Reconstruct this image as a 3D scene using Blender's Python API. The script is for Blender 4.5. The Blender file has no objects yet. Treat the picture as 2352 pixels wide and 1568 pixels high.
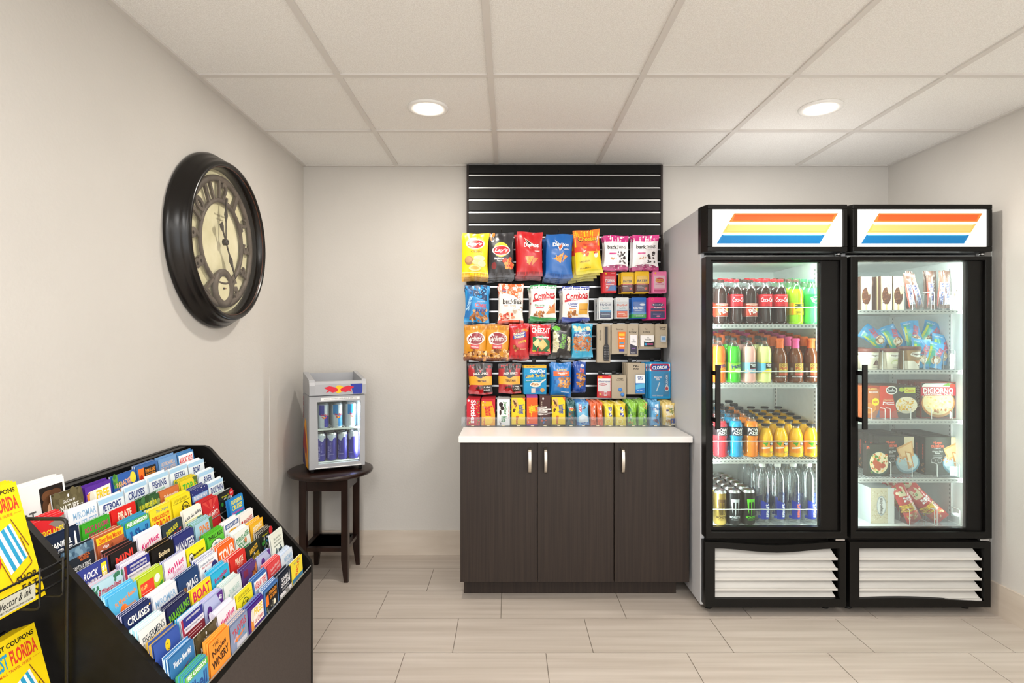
import bpy, bmesh, math, random, re
from mathutils import Matrix, Vector
C = bpy.context.scene.collection
sc = bpy.context.scene
R = math.radians
PI = math.pi
# ---------------------------------------------------------------- camera, world, exposure
FPX = 1306.0; VX, VY = 1168.0, 777.0; CAMZ = 1.323
cam_d = bpy.data.cameras.new('camera'); cam = bpy.data.objects.new('camera', cam_d); C.objects.link(cam)
cam.location = (0, 0, CAMZ); cam.rotation_euler = (R(90), 0, 0)
cam_d.sensor_width = 36.0; cam_d.lens = 36.0 * FPX / 2352.0
cam_d.shift_x = (1176 - VX) / 2352.0; cam_d.shift_y = -(784 - VY) / 2352.0
cam_d.clip_start = 0.05; cam_d.clip_end = 60
sc.camera = cam
w = bpy.data.worlds.new('world'); sc.world = w; w.use_nodes = True
bg = w.node_tree.nodes['Background']; bg.inputs[0].default_value = (1.0, 0.995, 0.985, 1); bg.inputs[1].default_value = 2.0
sc.view_settings.view_transform = 'Standard'; sc.view_settings.look = 'None'
sc.view_settings.gamma = 1.0; sc.view_settings.use_curve_mapping = False
sc.view_settings.exposure = 0.50
sc.cycles.transparent_max_bounces = 32; sc.cycles.max_bounces = 10; sc.cycles.diffuse_bounces = 5
sc.cycles.caustics_reflective = False; sc.cycles.caustics_refractive = False
XL, XR, YB, ZC = -1.2536, 2.321, 3.476, 2.374        # left wall, right wall at the back, back wall, ceiling
YN = -2.6                                               # the room runs on behind the camera, unseen end open to admit fill light
def area(name, loc, sx, sy, power, col=(1, .98, .955), rot=(0, 0, 0)):
    l = bpy.data.lights.new(name, 'AREA'); l.shape = 'RECTANGLE'; l.size = sx; l.size_y = sy; l.energy = power; l.color = col
    o = bpy.data.objects.new(name, l); o.location = loc; o.rotation_euler = rot; C.objects.link(o); return o
for i, (x, y) in enumerate([(-.37, .1), (1.43, .1), (-.37, -1.5), (1.43, -1.5)]):
    area('ceiling_troffer_light', (x, y, ZC - .03), .6, 1.1, 22)  # panels added out of view to brighten the room, no fixtures behind them

# ---------------------------------------------------------------- materials
def lin(h):
    h = h.strip('#')
    if len(h) == 3: h = ''.join(c * 2 for c in h)
    out = []
    for i in (0, 2, 4):
        c = int(h[i:i + 2], 16) / 255
        out.append(c / 12.92 if c <= .04045 else ((c + .055) / 1.055) ** 2.4)
    return (*out, 1)
MC = {}
def mat(col, kind='p', em=0):
    key = (col, kind, em)
    if key in MC: return MC[key]
    m = bpy.data.materials.new(f'{kind}_{col}'); m.use_nodes = True; nt = m.node_tree
    b = nt.nodes['Principled BSDF']; b.inputs['Base Color'].default_value = lin(col)
    rough = {'p': .45, 'b': .3, 'l': .4, 'm': .3, 'k': .35, 'w': .55, 'x': .8, 's': .15}.get(kind, .5)
    b.inputs['Roughness'].default_value = rough
    if kind == 'm': b.inputs['Metallic'].default_value = 1.0
    if kind == 'b': b.inputs['Coat Weight'].default_value = .6; b.inputs['Coat Roughness'].default_value = .15
    if kind == 'p': b.inputs['Specular IOR Level'].default_value = .3
    if kind == 'l': b.inputs['Specular IOR Level'].default_value = .3
    if em: b.inputs['Emission Color'].default_value = lin(col); b.inputs['Emission Strength'].default_value = em
    MC[key] = m; return m
def clear(name, tint='ffffff', gl=.08, rough=.02, haze=0.0):
    if name in MC: return MC[name]
    m = bpy.data.materials.new(name); m.use_nodes = True; nt = m.node_tree; nt.nodes.clear()
    o = nt.nodes.new('ShaderNodeOutputMaterial'); t = nt.nodes.new('ShaderNodeBsdfTransparent'); g = nt.nodes.new('ShaderNodeBsdfGlossy')
    t.inputs[0].default_value = lin(tint); g.inputs['Roughness'].default_value = rough
    lw = nt.nodes.new('ShaderNodeLayerWeight'); lw.inputs[0].default_value = .35
    mr = nt.nodes.new('ShaderNodeMapRange'); mr.inputs['To Min'].default_value = gl * .5; mr.inputs['To Max'].default_value = min(1, gl * 5)
    nt.links.new(lw.outputs['Facing'], mr.inputs['Value'])
    mx = nt.nodes.new('ShaderNodeMixShader'); nt.links.new(mr.outputs[0], mx.inputs[0])
    nt.links.new(t.outputs[0], mx.inputs[1]); nt.links.new(g.outputs[0], mx.inputs[2])
    last = mx
    if haze:
        d = nt.nodes.new('ShaderNodeBsdfDiffuse'); d.inputs[0].default_value = (.9, .93, .95, 1)
        m2 = nt.nodes.new('ShaderNodeMixShader'); m2.inputs[0].default_value = haze
        nt.links.new(mx.outputs[0], m2.inputs[1]); nt.links.new(d.outputs[0], m2.inputs[2]); last = m2
    nt.links.new(last.outputs[0], o.inputs[0]); MC[name] = m; return m
GLASS = clear('door_glass', 'f2f8f6', .05); ACR = clear('acrylic', 'f6f8fa', .08, .05, .02); PET = clear('pet_plastic', 'fafcfd', .12, .05, .02)
PETG = clear('pet_green', 'b8f0b8', .16, .05, .03); BLIS = clear('blister', 'fafafa', .05, .08, .01)
FROST = clear('freezer_glass', 'eef4f2', .05, .02, .05)
def noisy(name, c1, c2, scale=(8, 8, 8), rough=.6, bump=0., bscale=60, detail=4, spec=.4, coords='Object', bd=.002):
    m = bpy.data.materials.new(name); m.use_nodes = True; nt = m.node_tree; b = nt.nodes['Principled BSDF']
    tc = nt.nodes.new('ShaderNodeTexCoord'); mp = nt.nodes.new('ShaderNodeMapping'); mp.inputs['Scale'].default_value = scale
    n = nt.nodes.new('ShaderNodeTexNoise'); n.inputs['Scale'].default_value = 1; n.inputs['Detail'].default_value = detail
    r = nt.nodes.new('ShaderNodeValToRGB'); r.color_ramp.elements[0].color = lin(c1); r.color_ramp.elements[1].color = lin(c2)
    r.color_ramp.elements[0].position = .35; r.color_ramp.elements[1].position = .68
    L = nt.links.new; L(tc.outputs[coords], mp.inputs[0]); L(mp.outputs[0], n.inputs['Vector']); L(n.outputs['Fac'], r.inputs[0]); L(r.outputs[0], b.inputs['Base Color'])
    b.inputs['Roughness'].default_value = rough; b.inputs['Specular IOR Level'].default_value = spec
    if bump:
        n2 = nt.nodes.new('ShaderNodeTexNoise'); n2.inputs['Scale'].default_value = bscale; n2.inputs['Detail'].default_value = 3; L(tc.outputs[coords], n2.inputs['Vector'])
        bp = nt.nodes.new('ShaderNodeBump'); bp.inputs['Strength'].default_value = bump; bp.inputs['Distance'].default_value = bd
        L(n2.outputs['Fac'], bp.inputs['Height']); L(bp.outputs[0], b.inputs['Normal'])
    return m
M_WALL = noisy('wall_paint', 'c9c6c1', 'cfccc7', (1.5, 1.5, 1.5), .75, .35, 90, spec=.2)
M_CEIL = noisy('ceiling_tile', 'e3e2df', 'f5f5f3', (260, 260, 260), .9, .5, 230, 3, .1)
M_TBAR = mat('d6d3cf', 'w')
M_TILE = noisy('floor_tile', 'b3a89d', 'c4bab0', (1.2, 30, 1), .38, .03, 20, 5, .4)
M_GROUT = mat('8f857b', 'x'); M_BASE = noisy('baseboard_tile', 'c6baac', 'd0c5b8', (3, 3, 20), .5)
M_WOOD = noisy('dark_laminate', '29211d', '342a24', (120, 120, 2.5), .45, .05, 200, 2, .3)
M_ESP = noisy('espresso_wood', '1c0f0b', '2c1a14', (30, 30, 4), .3, .03, 60)
M_LAM = noisy('counter_white', 'ecebe9', 'f3f2f0', (4, 4, 4), .35)
M_BLK = noisy('black_laminate', '0c0b0a', '121110', (40, 40, 40), .4, .05, 300, spec=.22)
M_BLKF = noisy('fridge_black', '0b0a09', '11100e', (5, 5, 5), .36, spec=.22)
M_GREY = noisy('rack_front_grey', '473f3c', '4e4642', (200, 200, 200), .6, spec=.2)
M_SIDE = noisy('fridge_side', 'c9cbd0', 'cfd1d5', (2, 2, 2), .45)
M_LINER = noisy('liner_white', 'eef2f0', 'f4f6f5', (30, 30, 30), .4, .2, 60)
M_WHT = mat('eeeeec', 'w'); M_ALU = mat('c9cacc', 'm'); M_NICK = mat('c4bdb2', 'm'); M_HOOK = mat('101010', 'k')
M_WIRE = mat('d5d5d2', 'k')
# ---------------------------------------------------------------- mesh builder
class MB:
    def __init__(s): s.v = []; s.f = []; s.m = []; s.s = []; s.mats = []; s.X = None
    def mi(s, m):
        if m not in s.mats: s.mats.append(m)
        return s.mats.index(m)
    def add(s, vs, fs, m, sm=False):
        n = len(s.v); i = s.mi(m)
        if s.X is not None: vs = [tuple(s.X @ Vector(p)) for p in vs]
        s.v += [tuple(p) for p in vs]
        for f in fs: s.f.append(tuple(n + k for k in f)); s.m.append(i); s.s.append(sm)
    def box(s, x0, x1, y0, y1, z0, z1, m):
        vs = [(x, y, z) for z in (z0, z1) for y in (y0, y1) for x in (x0, x1)]
        s.add(vs, [(0, 2, 3, 1), (4, 5, 7, 6), (0, 1, 5, 4), (2, 6, 7, 3), (0, 4, 6, 2), (1, 3, 7, 5)], m)
    def hexa(s, b, t, m):
        s.add(list(b) + list(t), [(3, 2, 1, 0), (4, 5, 6, 7), (0, 1, 5, 4), (1, 2, 6, 5), (2, 3, 7, 6), (3, 0, 4, 7)], m)
    def prism(s, poly, ax, lo, hi, m, sm=False):
        n = len(poly)
        def P(a, b, t): return {'x': (t, a, b), 'y': (a, t, b), 'z': (a, b, t)}[ax]
        s.add([P(a, b, lo) for a, b in poly] + [P(a, b, hi) for a, b in poly], [tuple(range(n))[::-1], tuple(range(n, 2 * n))], m)
        s.add([P(a, b, lo) for a, b in poly] + [P(a, b, hi) for a, b in poly], [(i, (i + 1) % n, n + (i + 1) % n, n + i) for i in range(n)], m, sm)
    def ring(s, outer, inner, ax, lo, hi, m):
        n = len(outer)
        def P(p, t): a, b = p; return {'x': (t, a, b), 'y': (a, t, b), 'z': (a, b, t)}[ax]
        vs = [P(p, lo) for p in outer] + [P(p, lo) for p in inner] + [P(p, hi) for p in outer] + [P(p, hi) for p in inner]
        fs = []
        for i in range(n):
            j = (i + 1) % n
            fs += [(i, j, n + j, n + i), (2 * n + i, 3 * n + i, 3 * n + j, 2 * n + j), (i, 2 * n + i, 2 * n + j, j), (n + i, n + j, 3 * n + j, 3 * n + i)]
        s.add(vs, fs, m)
    def lathe(s, prof, n, m, c=(0, 0, 0), ax='z', sm=True, closed=False):
        vs = []; k = len(prof)
        for i in range(n):
            a = 2 * PI * i / n
            for r, h in prof:
                p = (r * math.cos(a), r * math.sin(a), h) if ax == 'z' else (r * math.cos(a), -h, r * math.sin(a))
                vs.append((p[0] + c[0], p[1] + c[1], p[2] + c[2]))
        fs = []
        for i in range(n):
            j = (i + 1) % n
            for q in range(k if closed else k - 1):
                r2 = (q + 1) % k
                fs.append((i * k + q, j * k + q, j * k + r2, i * k + r2))
        s.add(vs, fs, m, sm)
    def tube(s, pts, r, m, n=8, cap=True):
        pts = [Vector(p) for p in pts]; vs = []; fs = []
        for i, p in enumerate(pts):
            d = (pts[min(i + 1, len(pts) - 1)] - pts[max(i - 1, 0)]).normalized()
            up = Vector((0, 0, 1)) if abs(d.z) < .95 else Vector((0, 1, 0))
            a = d.cross(up).normalized(); b = d.cross(a).normalized()
            for k in range(n):
                t = 2 * PI * k / n; vs.append(tuple(p + a * (r * math.cos(t)) + b * (r * math.sin(t))))
        for i in range(len(pts) - 1):
            for k in range(n): fs.append((i * n + k, i * n + (k + 1) % n, (i + 1) * n + (k + 1) % n, (i + 1) * n + k))
        if cap: fs += [tuple(range(n)), tuple(range((len(pts) - 1) * n, len(pts) * n))]
        s.add(vs, fs, m, True)
    def grid(s, fn, nu, nv, m, sm=True, u0=0, u1=1, v0=0, v1=1):
        vs = [fn(u0 + (u1 - u0) * i / nu, v0 + (v1 - v0) * j / nv) for j in range(nv + 1) for i in range(nu + 1)]
        fs = [(j * (nu + 1) + i, j * (nu + 1) + i + 1, (j + 1) * (nu + 1) + i + 1, (j + 1) * (nu + 1) + i) for j in range(nv) for i in range(nu)]
        s.add(vs, fs, m, sm)
    def build(s, name, parent=None, loc=(0, 0, 0), rz=0, bevel=0, seg=2):
        me = bpy.data.meshes.new(name); me.from_pydata(s.v, [], s.f)
        for m in s.mats: me.materials.append(m)
        me.polygons.foreach_set('material_index', s.m); me.polygons.foreach_set('use_smooth', s.s); me.update()
        o = bpy.data.objects.new(name, me); C.objects.link(o); o.location = loc; o.rotation_euler = (0, 0, rz)
        if parent is not None: o.parent = parent
        if bevel:
            b = o.modifiers.new('bevel', 'BEVEL'); b.width = bevel; b.segments = seg; b.limit_method = 'ANGLE'; b.angle_limit = R(40)
        return o
def empty(name, loc=(0, 0, 0), rz=0):
    o = bpy.data.objects.new(name, None); o.empty_display_size = .05; C.objects.link(o); o.location = loc; o.rotation_euler = (0, 0, rz); return o
def tag(o, label, cat, group=None, kind=None):
    n = len(label.split())
    if not 4 <= n <= 16: print('LABELLEN', n, label)
    o['label'] = label; o['category'] = cat
    if group: o['group'] = group
    if kind: o['kind'] = kind
    return o
def fit(*opts):
    for o in opts:
        if len(o.split()) <= 16: return o
    return ' '.join(opts[-1].split()[:16])
def struct(o): o['kind'] = 'structure'; return o
def dup(o, loc=None, label=None, group=None, rot=None):
    r = o.copy(); C.objects.link(r)
    if loc is not None: r.location = loc
    if rot is not None: r.rotation_euler = rot
    if label: r['label'] = label
    if group: r['group'] = group
    for ch in o.children:
        c = ch.copy(); C.objects.link(c); c.parent = r
        for g in ch.children:
            d = g.copy(); C.objects.link(d); d.parent = c
    return r
def rrect(x0, x1, y0, y1, r, n=5):
    out = []
    for cx, cy, a0 in ((x1 - r, y1 - r, 0), (x0 + r, y1 - r, 90), (x0 + r, y0 + r, 180), (x1 - r, y0 + r, 270)):
        for i in range(n + 1): a = R(a0 + 90 * i / n); out.append((cx + r * math.cos(a), cy + r * math.sin(a)))
    return out
# ---------------------------------------------------------------- printed artwork laid on a surface as thin inked shapes
TC = {}
def text_mesh(txt, bold, ital):
    k = (txt, bold, ital)
    if k in TC: return TC[k]
    cu = bpy.data.curves.new('t', 'FONT'); cu.body = txt.replace('~', '\n'); cu.size = 1; cu.resolution_u = 2
    cu.offset = .028 if bold else 0.008; cu.shear = .3 if ital else 0; cu.align_x = 'CENTER'; cu.space_line = .8
    o = bpy.data.objects.new('t', cu); me = o.to_mesh()
    vs = [(v.co.x, v.co.y) for v in me.vertices]; fs = [tuple(p.vertices) for p in me.polygons]
    o.to_mesh_clear(); bpy.data.objects.remove(o); bpy.data.curves.remove(cu)
    if not vs: TC[k] = ([], []); return TC[k]
    x0 = min(v[0] for v in vs); x1 = max(v[0] for v in vs); y0 = min(v[1] for v in vs); y1 = max(v[1] for v in vs)
    vs = [((x - x0) / (x1 - x0 + 1e-6) - .5, (y - y0) / (y1 - y0 + 1e-6) - .5) for x, y in vs]
    TC[k] = (vs, fs); return TC[k]
def split(vs, fs, mx):
    bm = bmesh.new(); bv = [bm.verts.new((x, y, 0)) for x, y in vs]
    for f in fs:
        try: bm.faces.new([bv[i] for i in f])
        except ValueError: pass
    for _ in range(3):
        es = [e for e in bm.edges if e.calc_length() > mx]
        if not es: break
        bmesh.ops.subdivide_edges(bm, edges=es, cuts=1); bmesh.ops.triangulate(bm, faces=bm.faces[:])
    bm.verts.index_update()
    r = ([(v.co.x, v.co.y) for v in bm.verts], [tuple(v.index for v in f.verts) for f in bm.faces]); bm.free(); return r
def art(mb, spec, M, W, H, kind='p', curved=0, eps=.00016, seed=1):
    rnd = random.Random(seed); k = 0
    for it in spec.split(';'):
        it = it.strip()
        if not it: continue
        t = it.split(); c = t[0]; k += 1; d = eps * k
        if c == 'r' or c == 'q':
            x0, y0, x1, y1 = map(float, t[1:5]); m = mat(t[5], kind)
            nu = max(1, math.ceil(abs(x1 - x0) * W / curved)) if curved else 1; nv = max(1, math.ceil(abs(y1 - y0) * H / curved)) if curved else 1
            mb.grid(lambda u, v: M(u, v, d), nu, nv, m, bool(curved), x0, x1, y0, y1)
        elif c == 'e' or c == 'o':
            cx, cy, rx, ry = map(float, t[1:5]); m = mat(t[5], kind); n = 20; rg = 3 if curved else 1
            w_ = .88 if c == 'o' else 0
            if c == 'o':
                vs = [M(cx + rx * q * math.cos(2 * PI * i / n), cy + ry * q * math.sin(2 * PI * i / n), d) for q in (w_, 1) for i in range(n)]
                mb.add(vs, [(i, (i + 1) % n, n + (i + 1) % n, n + i) for i in range(n)], m)
            else:
                vs = [M(cx, cy, d)] + [M(cx + rx * q / rg * math.cos(2 * PI * i / n), cy + ry * q / rg * math.sin(2 * PI * i / n), d) for q in range(1, rg + 1) for i in range(n)]
                fs = [(0, 1 + i, 1 + (i + 1) % n) for i in range(n)]
                for q in range(rg - 1): fs += [(1 + q * n + i, 1 + (q + 1) * n + i, 1 + (q + 1) * n + (i + 1) % n, 1 + q * n + (i + 1) % n) for i in range(n)]
                mb.add(vs, fs, m, bool(curved))
        elif c == 'p':
            m = mat(t[1], kind); q = list(map(float, t[2:])); pts = [(q[i], q[i + 1]) for i in range(0, len(q), 2)]
            fs = [tuple(range(len(pts)))]
            if curved:
                pw = [(x * W, y * H) for x, y in pts]; pw, fs = split(pw, fs, curved); pts = [(x / W, y / H) for x, y in pw]
            mb.add([M(x, y, d) for x, y in pts], fs, m, bool(curved))
        elif c == 'n':
            x0, y0, x1, y1 = map(float, t[1:5]); N = int(t[5]); sz = float(t[6]); cols = t[7:]
            for _ in range(N):
                cx = rnd.uniform(x0, x1); cy = rnd.uniform(y0, y1); a = rnd.uniform(0, PI); rx = sz * rnd.uniform(.6, 1.1); ry = rx * rnd.uniform(.5, .9)
                m = mat(rnd.choice(cols), kind); n = 8; dd = d + rnd.random() * eps * .9; pts = []
                for i in range(n):
                    b = 2 * PI * i / n; px = rx * math.cos(b); py = ry * math.sin(b)
                    pts.append(M(cx + (px * math.cos(a) - py * math.sin(a)) / W, cy + (px * math.sin(a) + py * math.cos(a)) / H, dd))
                mb.add(pts, [tuple(range(n))], m)
        elif c[0] == 't':
            g = re.match(r't([bi]*)(-?\d*)$', c); fl = g.group(1); rot = R(float(g.group(2))) if g.group(2) else 0
            cx, cy, w_, h_ = map(float, t[1:5]); m = mat(t[5], kind); txt = ' '.join(t[6:])
            vs, fs = text_mesh(txt, 'b' in fl, 'i' in fl)
            if not vs: continue
            # for a turned line w_ is its length along the panel height and h_ its height along the width
            if abs(abs(math.degrees(rot)) - 90) < 1: pw, ph = w_ * H, h_ * W
            else: pw, ph = w_ * W, h_ * H
            ca, sa = math.cos(rot), math.sin(rot)
            pts = [(x * pw * ca - y * ph * sa, x * pw * sa + y * ph * ca) for x, y in vs]
            if curved: pts, fs = split(pts, fs, curved * 1.3)
            mb.add([M(cx + x / W, cy + y / H, d) for x, y in pts], fs, m)
# ---------------------------------------------------------------- packaging bodies (front faces -y, origin at the bottom centre of the front)
def make_bag(name, W, H, D, base, spec, seed=0, kind='b', back=None, crimp=.05):
    rnd = random.Random(seed); ph = [rnd.uniform(0, 6.28) for _ in range(6)]
    def depth(u, v):
        a = max(0., math.sin(PI * u)) ** .55
        e = min(v, 1 - v) / crimp
        if e < 1: b = 0.06 * e
        else:
            q = (min(v, 1 - v) - crimp) / (.5 - crimp); b = .06 + .94 * math.sin(min(1, q * 1.25) * PI / 2) ** .8
        wr = .0026 * math.sin(7 * PI * u + ph[0] + 4 * v) * math.exp(-((min(v, 1 - v) - crimp) / .13) ** 2) + .0013 * math.sin(7 * v * PI + 5 * u + ph[1]) * math.sin(PI * u) + .0016 * math.sin(11 * (u + .6 * v) + ph[4]) * abs(2 * u - 1)
        return D * a * b + wr * min(1, max(e, 0)) * math.sin(PI * u)
    def xs(u, v):
        e = min(v, 1 - v); pinch = 1 - .07 * math.sin(min(1, max(0, (e - crimp) / .22)) * PI / 2)
        return (u - .5) * W * pinch + .002 * math.sin(5 * v + ph[2])
    def zs(u, v): return v * H + .0025 * math.sin(PI * u * 2 + ph[3]) * (2 * v - 1)
    def Mf(u, v, d): return (xs(u, v), -depth(u, v) - d - .0003, zs(u, v))
    def Mk(u, v): return (xs(u, v), depth(u, v) * .8 + .0003, zs(u, v))
    mb = MB(); m = mat(base, kind)
    mb.grid(lambda u, v: Mf(u, v, 0), 18, 26, m); mb.grid(Mk, 10, 16, mat(back or base, kind))
    art(mb, spec, Mf, W, H, kind, .012, .00022, seed)
    return mb.build(name)
def make_card(name, W, H, base, spec, kind='p', th=.0012, r=.004, blister=None, tub='ffffff'):
    mb = MB(); mb.prism([(x, z) for x, z in rrect(-W / 2, W / 2, 0, H, r, 3)], 'y', 0, th, mat(base, kind))
    art(mb, spec, lambda u, v, d: ((u - .5) * W, -d, v * H), W, H, kind)
    o = mb.build(name)
    if blister:
        x0, z0, x1, z1, dp, sp = blister
        b = MB(); X0, X1, Z0, Z1 = (x0 - .5) * W, (x1 - .5) * W, z0 * H, z1 * H; s = .004
        if sp:
            b.hexa([(X0, -.0005, Z0), (X1, -.0005, Z0), (X1, -.0005, Z1), (X0, -.0005, Z1)], [(X0 + s, -dp, Z0 + s), (X1 - s, -dp, Z0 + s), (X1 - s, -dp, Z1 - s), (X0 + s, -dp, Z1 - s)], mat(tub, kind))
            art(b, sp, lambda u, v, d: (X0 + s + u * (X1 - X0 - 2 * s), -dp - d, Z0 + s + v * (Z1 - Z0 - 2 * s)), X1 - X0, Z1 - Z0, kind)
        b.build('packet', o)
    return o
def make_box(name, W, H, D, base, spec, side=None, kind='p', sidespec=None, top=None):
    mb = MB(); sd = side or base
    mb.box(-W / 2, W / 2, 0, D, 0, H, mat(sd, kind))
    mb.box(-W / 2 + .0003, W / 2 - .0003, -.0003, D * .5, .0003, H - .0003, mat(base, kind))
    art(mb, spec, lambda u, v, d: ((u - .5) * W, -.0003 - d, v * H), W, H, kind)
    if sidespec: art(mb, sidespec, lambda u, v, d: (-W / 2 - d, D * (1 - u), v * H), D, H, kind)
    if top: art(mb, top, lambda u, v, d: ((u - .5) * W, v * D, H + d), W, D, kind)
    return mb.build(name)
def XZ(px, py, y): return ((px - VX) * y / FPX, CAMZ - (py - VY) * y / FPX)
# ================================================================ THE ROOM
mb = MB(); mb.box(XL - .2, 4.0, YN, YB + .1, -.06, -.003, M_GROUT)
TW, TD, G = .593, .2925, .0018
ys = 2.687
for k in range(-18, 3):
    y0 = ys + k * TD; off = -.036 + .2 * k
    if y0 > YB: continue
    n0 = math.floor((XL - off) / TW) - 1
    for n in range(n0, n0 + 10):
        x0 = off + n * TW
        if x0 > 2.9 or x0 + TW < XL - .1: continue
        mb.box(max(x0 + G, XL - .1), x0 + TW - G, y0 + G, min(y0 + TD - G, YB + .05), -.004, 0, M_TILE)
struct(mb.build('floor'))
mb = MB(); mb.box(XL - .1, 4, YB, YB + .1, 0, ZC + .1, M_WALL); struct(mb.build('wall_back'))
mb = MB(); mb.box(XL - .1, XL, YN, YB, 0, ZC + .1, M_WALL); struct(mb.build('wall_left'))
WR = lambda y: XR + .0315 * (YB - y)
mb = MB(); mb.prism([(WR(YB + .05), YB + .05), (WR(YN), YN), (WR(YN) + .1, YN), (WR(YB) + .1, YB + .05)], 'z', 0, ZC + .1, M_WALL); struct(mb.build('wall_right'))
mb = MB(); mb.box(XL - .1, 3.3, YN, YB + .1, ZC + .006, ZC + .08, M_CEIL)
XG = [-.072 + .6096 * k for k in range(-1, 5)]; YG = [2.890 - .6096 * k for k in range(0, 9)]
# ceiling panels sit on the grid with a small reveal
struct(mb.build('ceiling'))
mb = MB()
for x in XG: mb.box(x - .012, x + .012, YN, YB, ZC - .001, ZC + .007, M_TBAR)
for y in YG: mb.box(XL, WR(y), y - .012, y + .012, ZC - .0004, ZC + .007, M_TBAR)
mb.box(XL, XL + .02, YN, YB, ZC - .002, ZC + .007, M_TBAR); mb.box(XL, XR, YB - .02, YB, ZC - .0018, ZC + .007, M_TBAR)
mb.prism([(WR(YB) - .02, YB), (WR(YN) - .02, YN), (WR(YN), YN), (WR(YB), YB)], 'z', ZC - .0025, ZC + .007, M_TBAR)
struct(mb.build('trim_1'))
mb = MB(); mb.box(XL + .01, -.253, YB - .012, YB, 0, .152, M_BASE); struct(mb.build('baseboard_back', bevel=.002))
mb = MB(); mb.box(XL, XL + .012, YN, YB, 0, .152, M_BASE); struct(mb.build('baseboard_left', bevel=.002))
mb = MB(); mb.prism([(WR(YB) - .012, YB - .001), (WR(YN) - .012, YN), (WR(YN), YN), (WR(YB), YB - .001)], 'z', 0, .152, M_BASE); struct(mb.build('baseboard_right', bevel=.002))
# recessed ceiling lights
for i, (x, y, lb) in enumerate([(-.368, 2.60, 'lit recessed ceiling downlight above the wall clock side of the room'), (1.427, 2.60, 'lit recessed ceiling downlight above the two glass-door refrigerators')]):
    t = empty('recessed_light', (x, y, ZC)); tag(t, lb, 'ceiling light', 'recessed ceiling downlights')
    a = MB(); a.lathe([(.092, .005), (.092, -.003), (.085, -.005), (.066, -.003), (.064, .004), (.092, .005)], 40, M_WHT); a.build('trim_ring', t)
    b = MB(); b.lathe([(0, 0), (.065, 0)], 32, mat('fff6e6', 'p', 14)); b.build('lamp_lens', t)
    l = bpy.data.lights.new('downlight', 'AREA'); l.shape = 'DISK'; l.size = .12; l.energy = 9; l.color = (1, .93, .84)
    o = bpy.data.objects.new('downlight', l); o.location = (0, 0, -.006); C.objects.link(o); o.parent = t

# ================================================================ SLATWALL, CABINET, COUNTER
SY = 3.43
t = empty('slatwall_panel', (.339, SY, .832)); tag(t, 'tall black slatwall panel with metal groove strips above the white counter', 'display panel')
def loc(o, t): o.location = -Vector(t.location); return o
zs = [2.310 - .0747 * k for k in range(20)]
mb = MB(); mb.box(-.24, .917, SY + .012, YB - .001, .832, ZC - .004, M_BLK); prev = ZC - .004
for z in zs + [.832]:
    zt = z + .0075 if z > .84 else .832
    if prev > zt: mb.box(-.24, .917, SY, SY + .012, zt, prev, M_BLK)
    prev = z - .0075
loc(mb.build('slat_board', t), t)
for z in zs:
    if z < .85: continue
    a = MB(); a.box(-.24, .917, SY + .004, SY + .009, z - .0065, z + .0015, M_ALU); a.box(-.24, .917, SY - .001, SY + .005, z - .0075, z - .0045, M_ALU); loc(a.build('groove_strip', t), t)
for x0, x1 in ((-.253, -.24), (.917, .930)):
    a = MB(); a.box(x0, x1, SY - .004, YB - .001, .832, ZC - .003, noisy('edge_trim', '241b19', '2c2220')); loc(a.build('side_trim', t), t)
# cabinet
t = empty('base_cabinet', (.335, 2.88, 0)); tag(t, 'dark wood grain base cabinet with three doors under the white counter', 'cabinet')
mb = MB(); mb.box(-.243, .914, 2.898, YB - .014, .085, .800, M_WOOD); loc(mb.build('body', t), t)
mb = MB(); mb.box(-.232, .87, 2.954, YB - .02, 0.001, .085, M_WOOD); loc(mb.build('toe_kick', t), t)
DX = [(-.2445, .1435, .107), (.1475, .5320, .187), (.5360, .9145, .576)]
for x0, x1, hx in DX:
    d = MB(); d.box(x0, x1, 2.878, 2.897, .090, .798, M_WOOD); d = loc(d.build('door', t, bevel=.0012), t)
    h = MB(); z0, z1 = .642, .772
    pts = [(hx, 2.878 - .030 * math.sin(PI * min(1, max(0, q))) ** .35 if 0 < q < 1 else 2.878, z0 + (z1 - z0) * q) for q in [i / 14 for i in range(15)]]
    for i in range(14):
        (xa, ya, za), (xb, yb, zb) = pts[i], pts[i + 1]
        h.hexa([(xa - .007, ya - .004, za), (xa + .007, ya - .004, za), (xa + .007, ya + .004, za), (xa - .007, ya + .004, za)], [(xb - .007, yb - .004, zb), (xb + .007, yb - .004, zb), (xb + .007, yb + .004, zb), (xb - .007, yb + .004, zb)], M_NICK)
    h.build('handle', d)
mb = MB(); mb.box(-.2515, .9245, 2.848, SY + .043, .8, .832, M_LAM); tag(mb.build('countertop', bevel=.004), 'white countertop with squared front edge on the dark cabinet', 'countertop')

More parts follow.
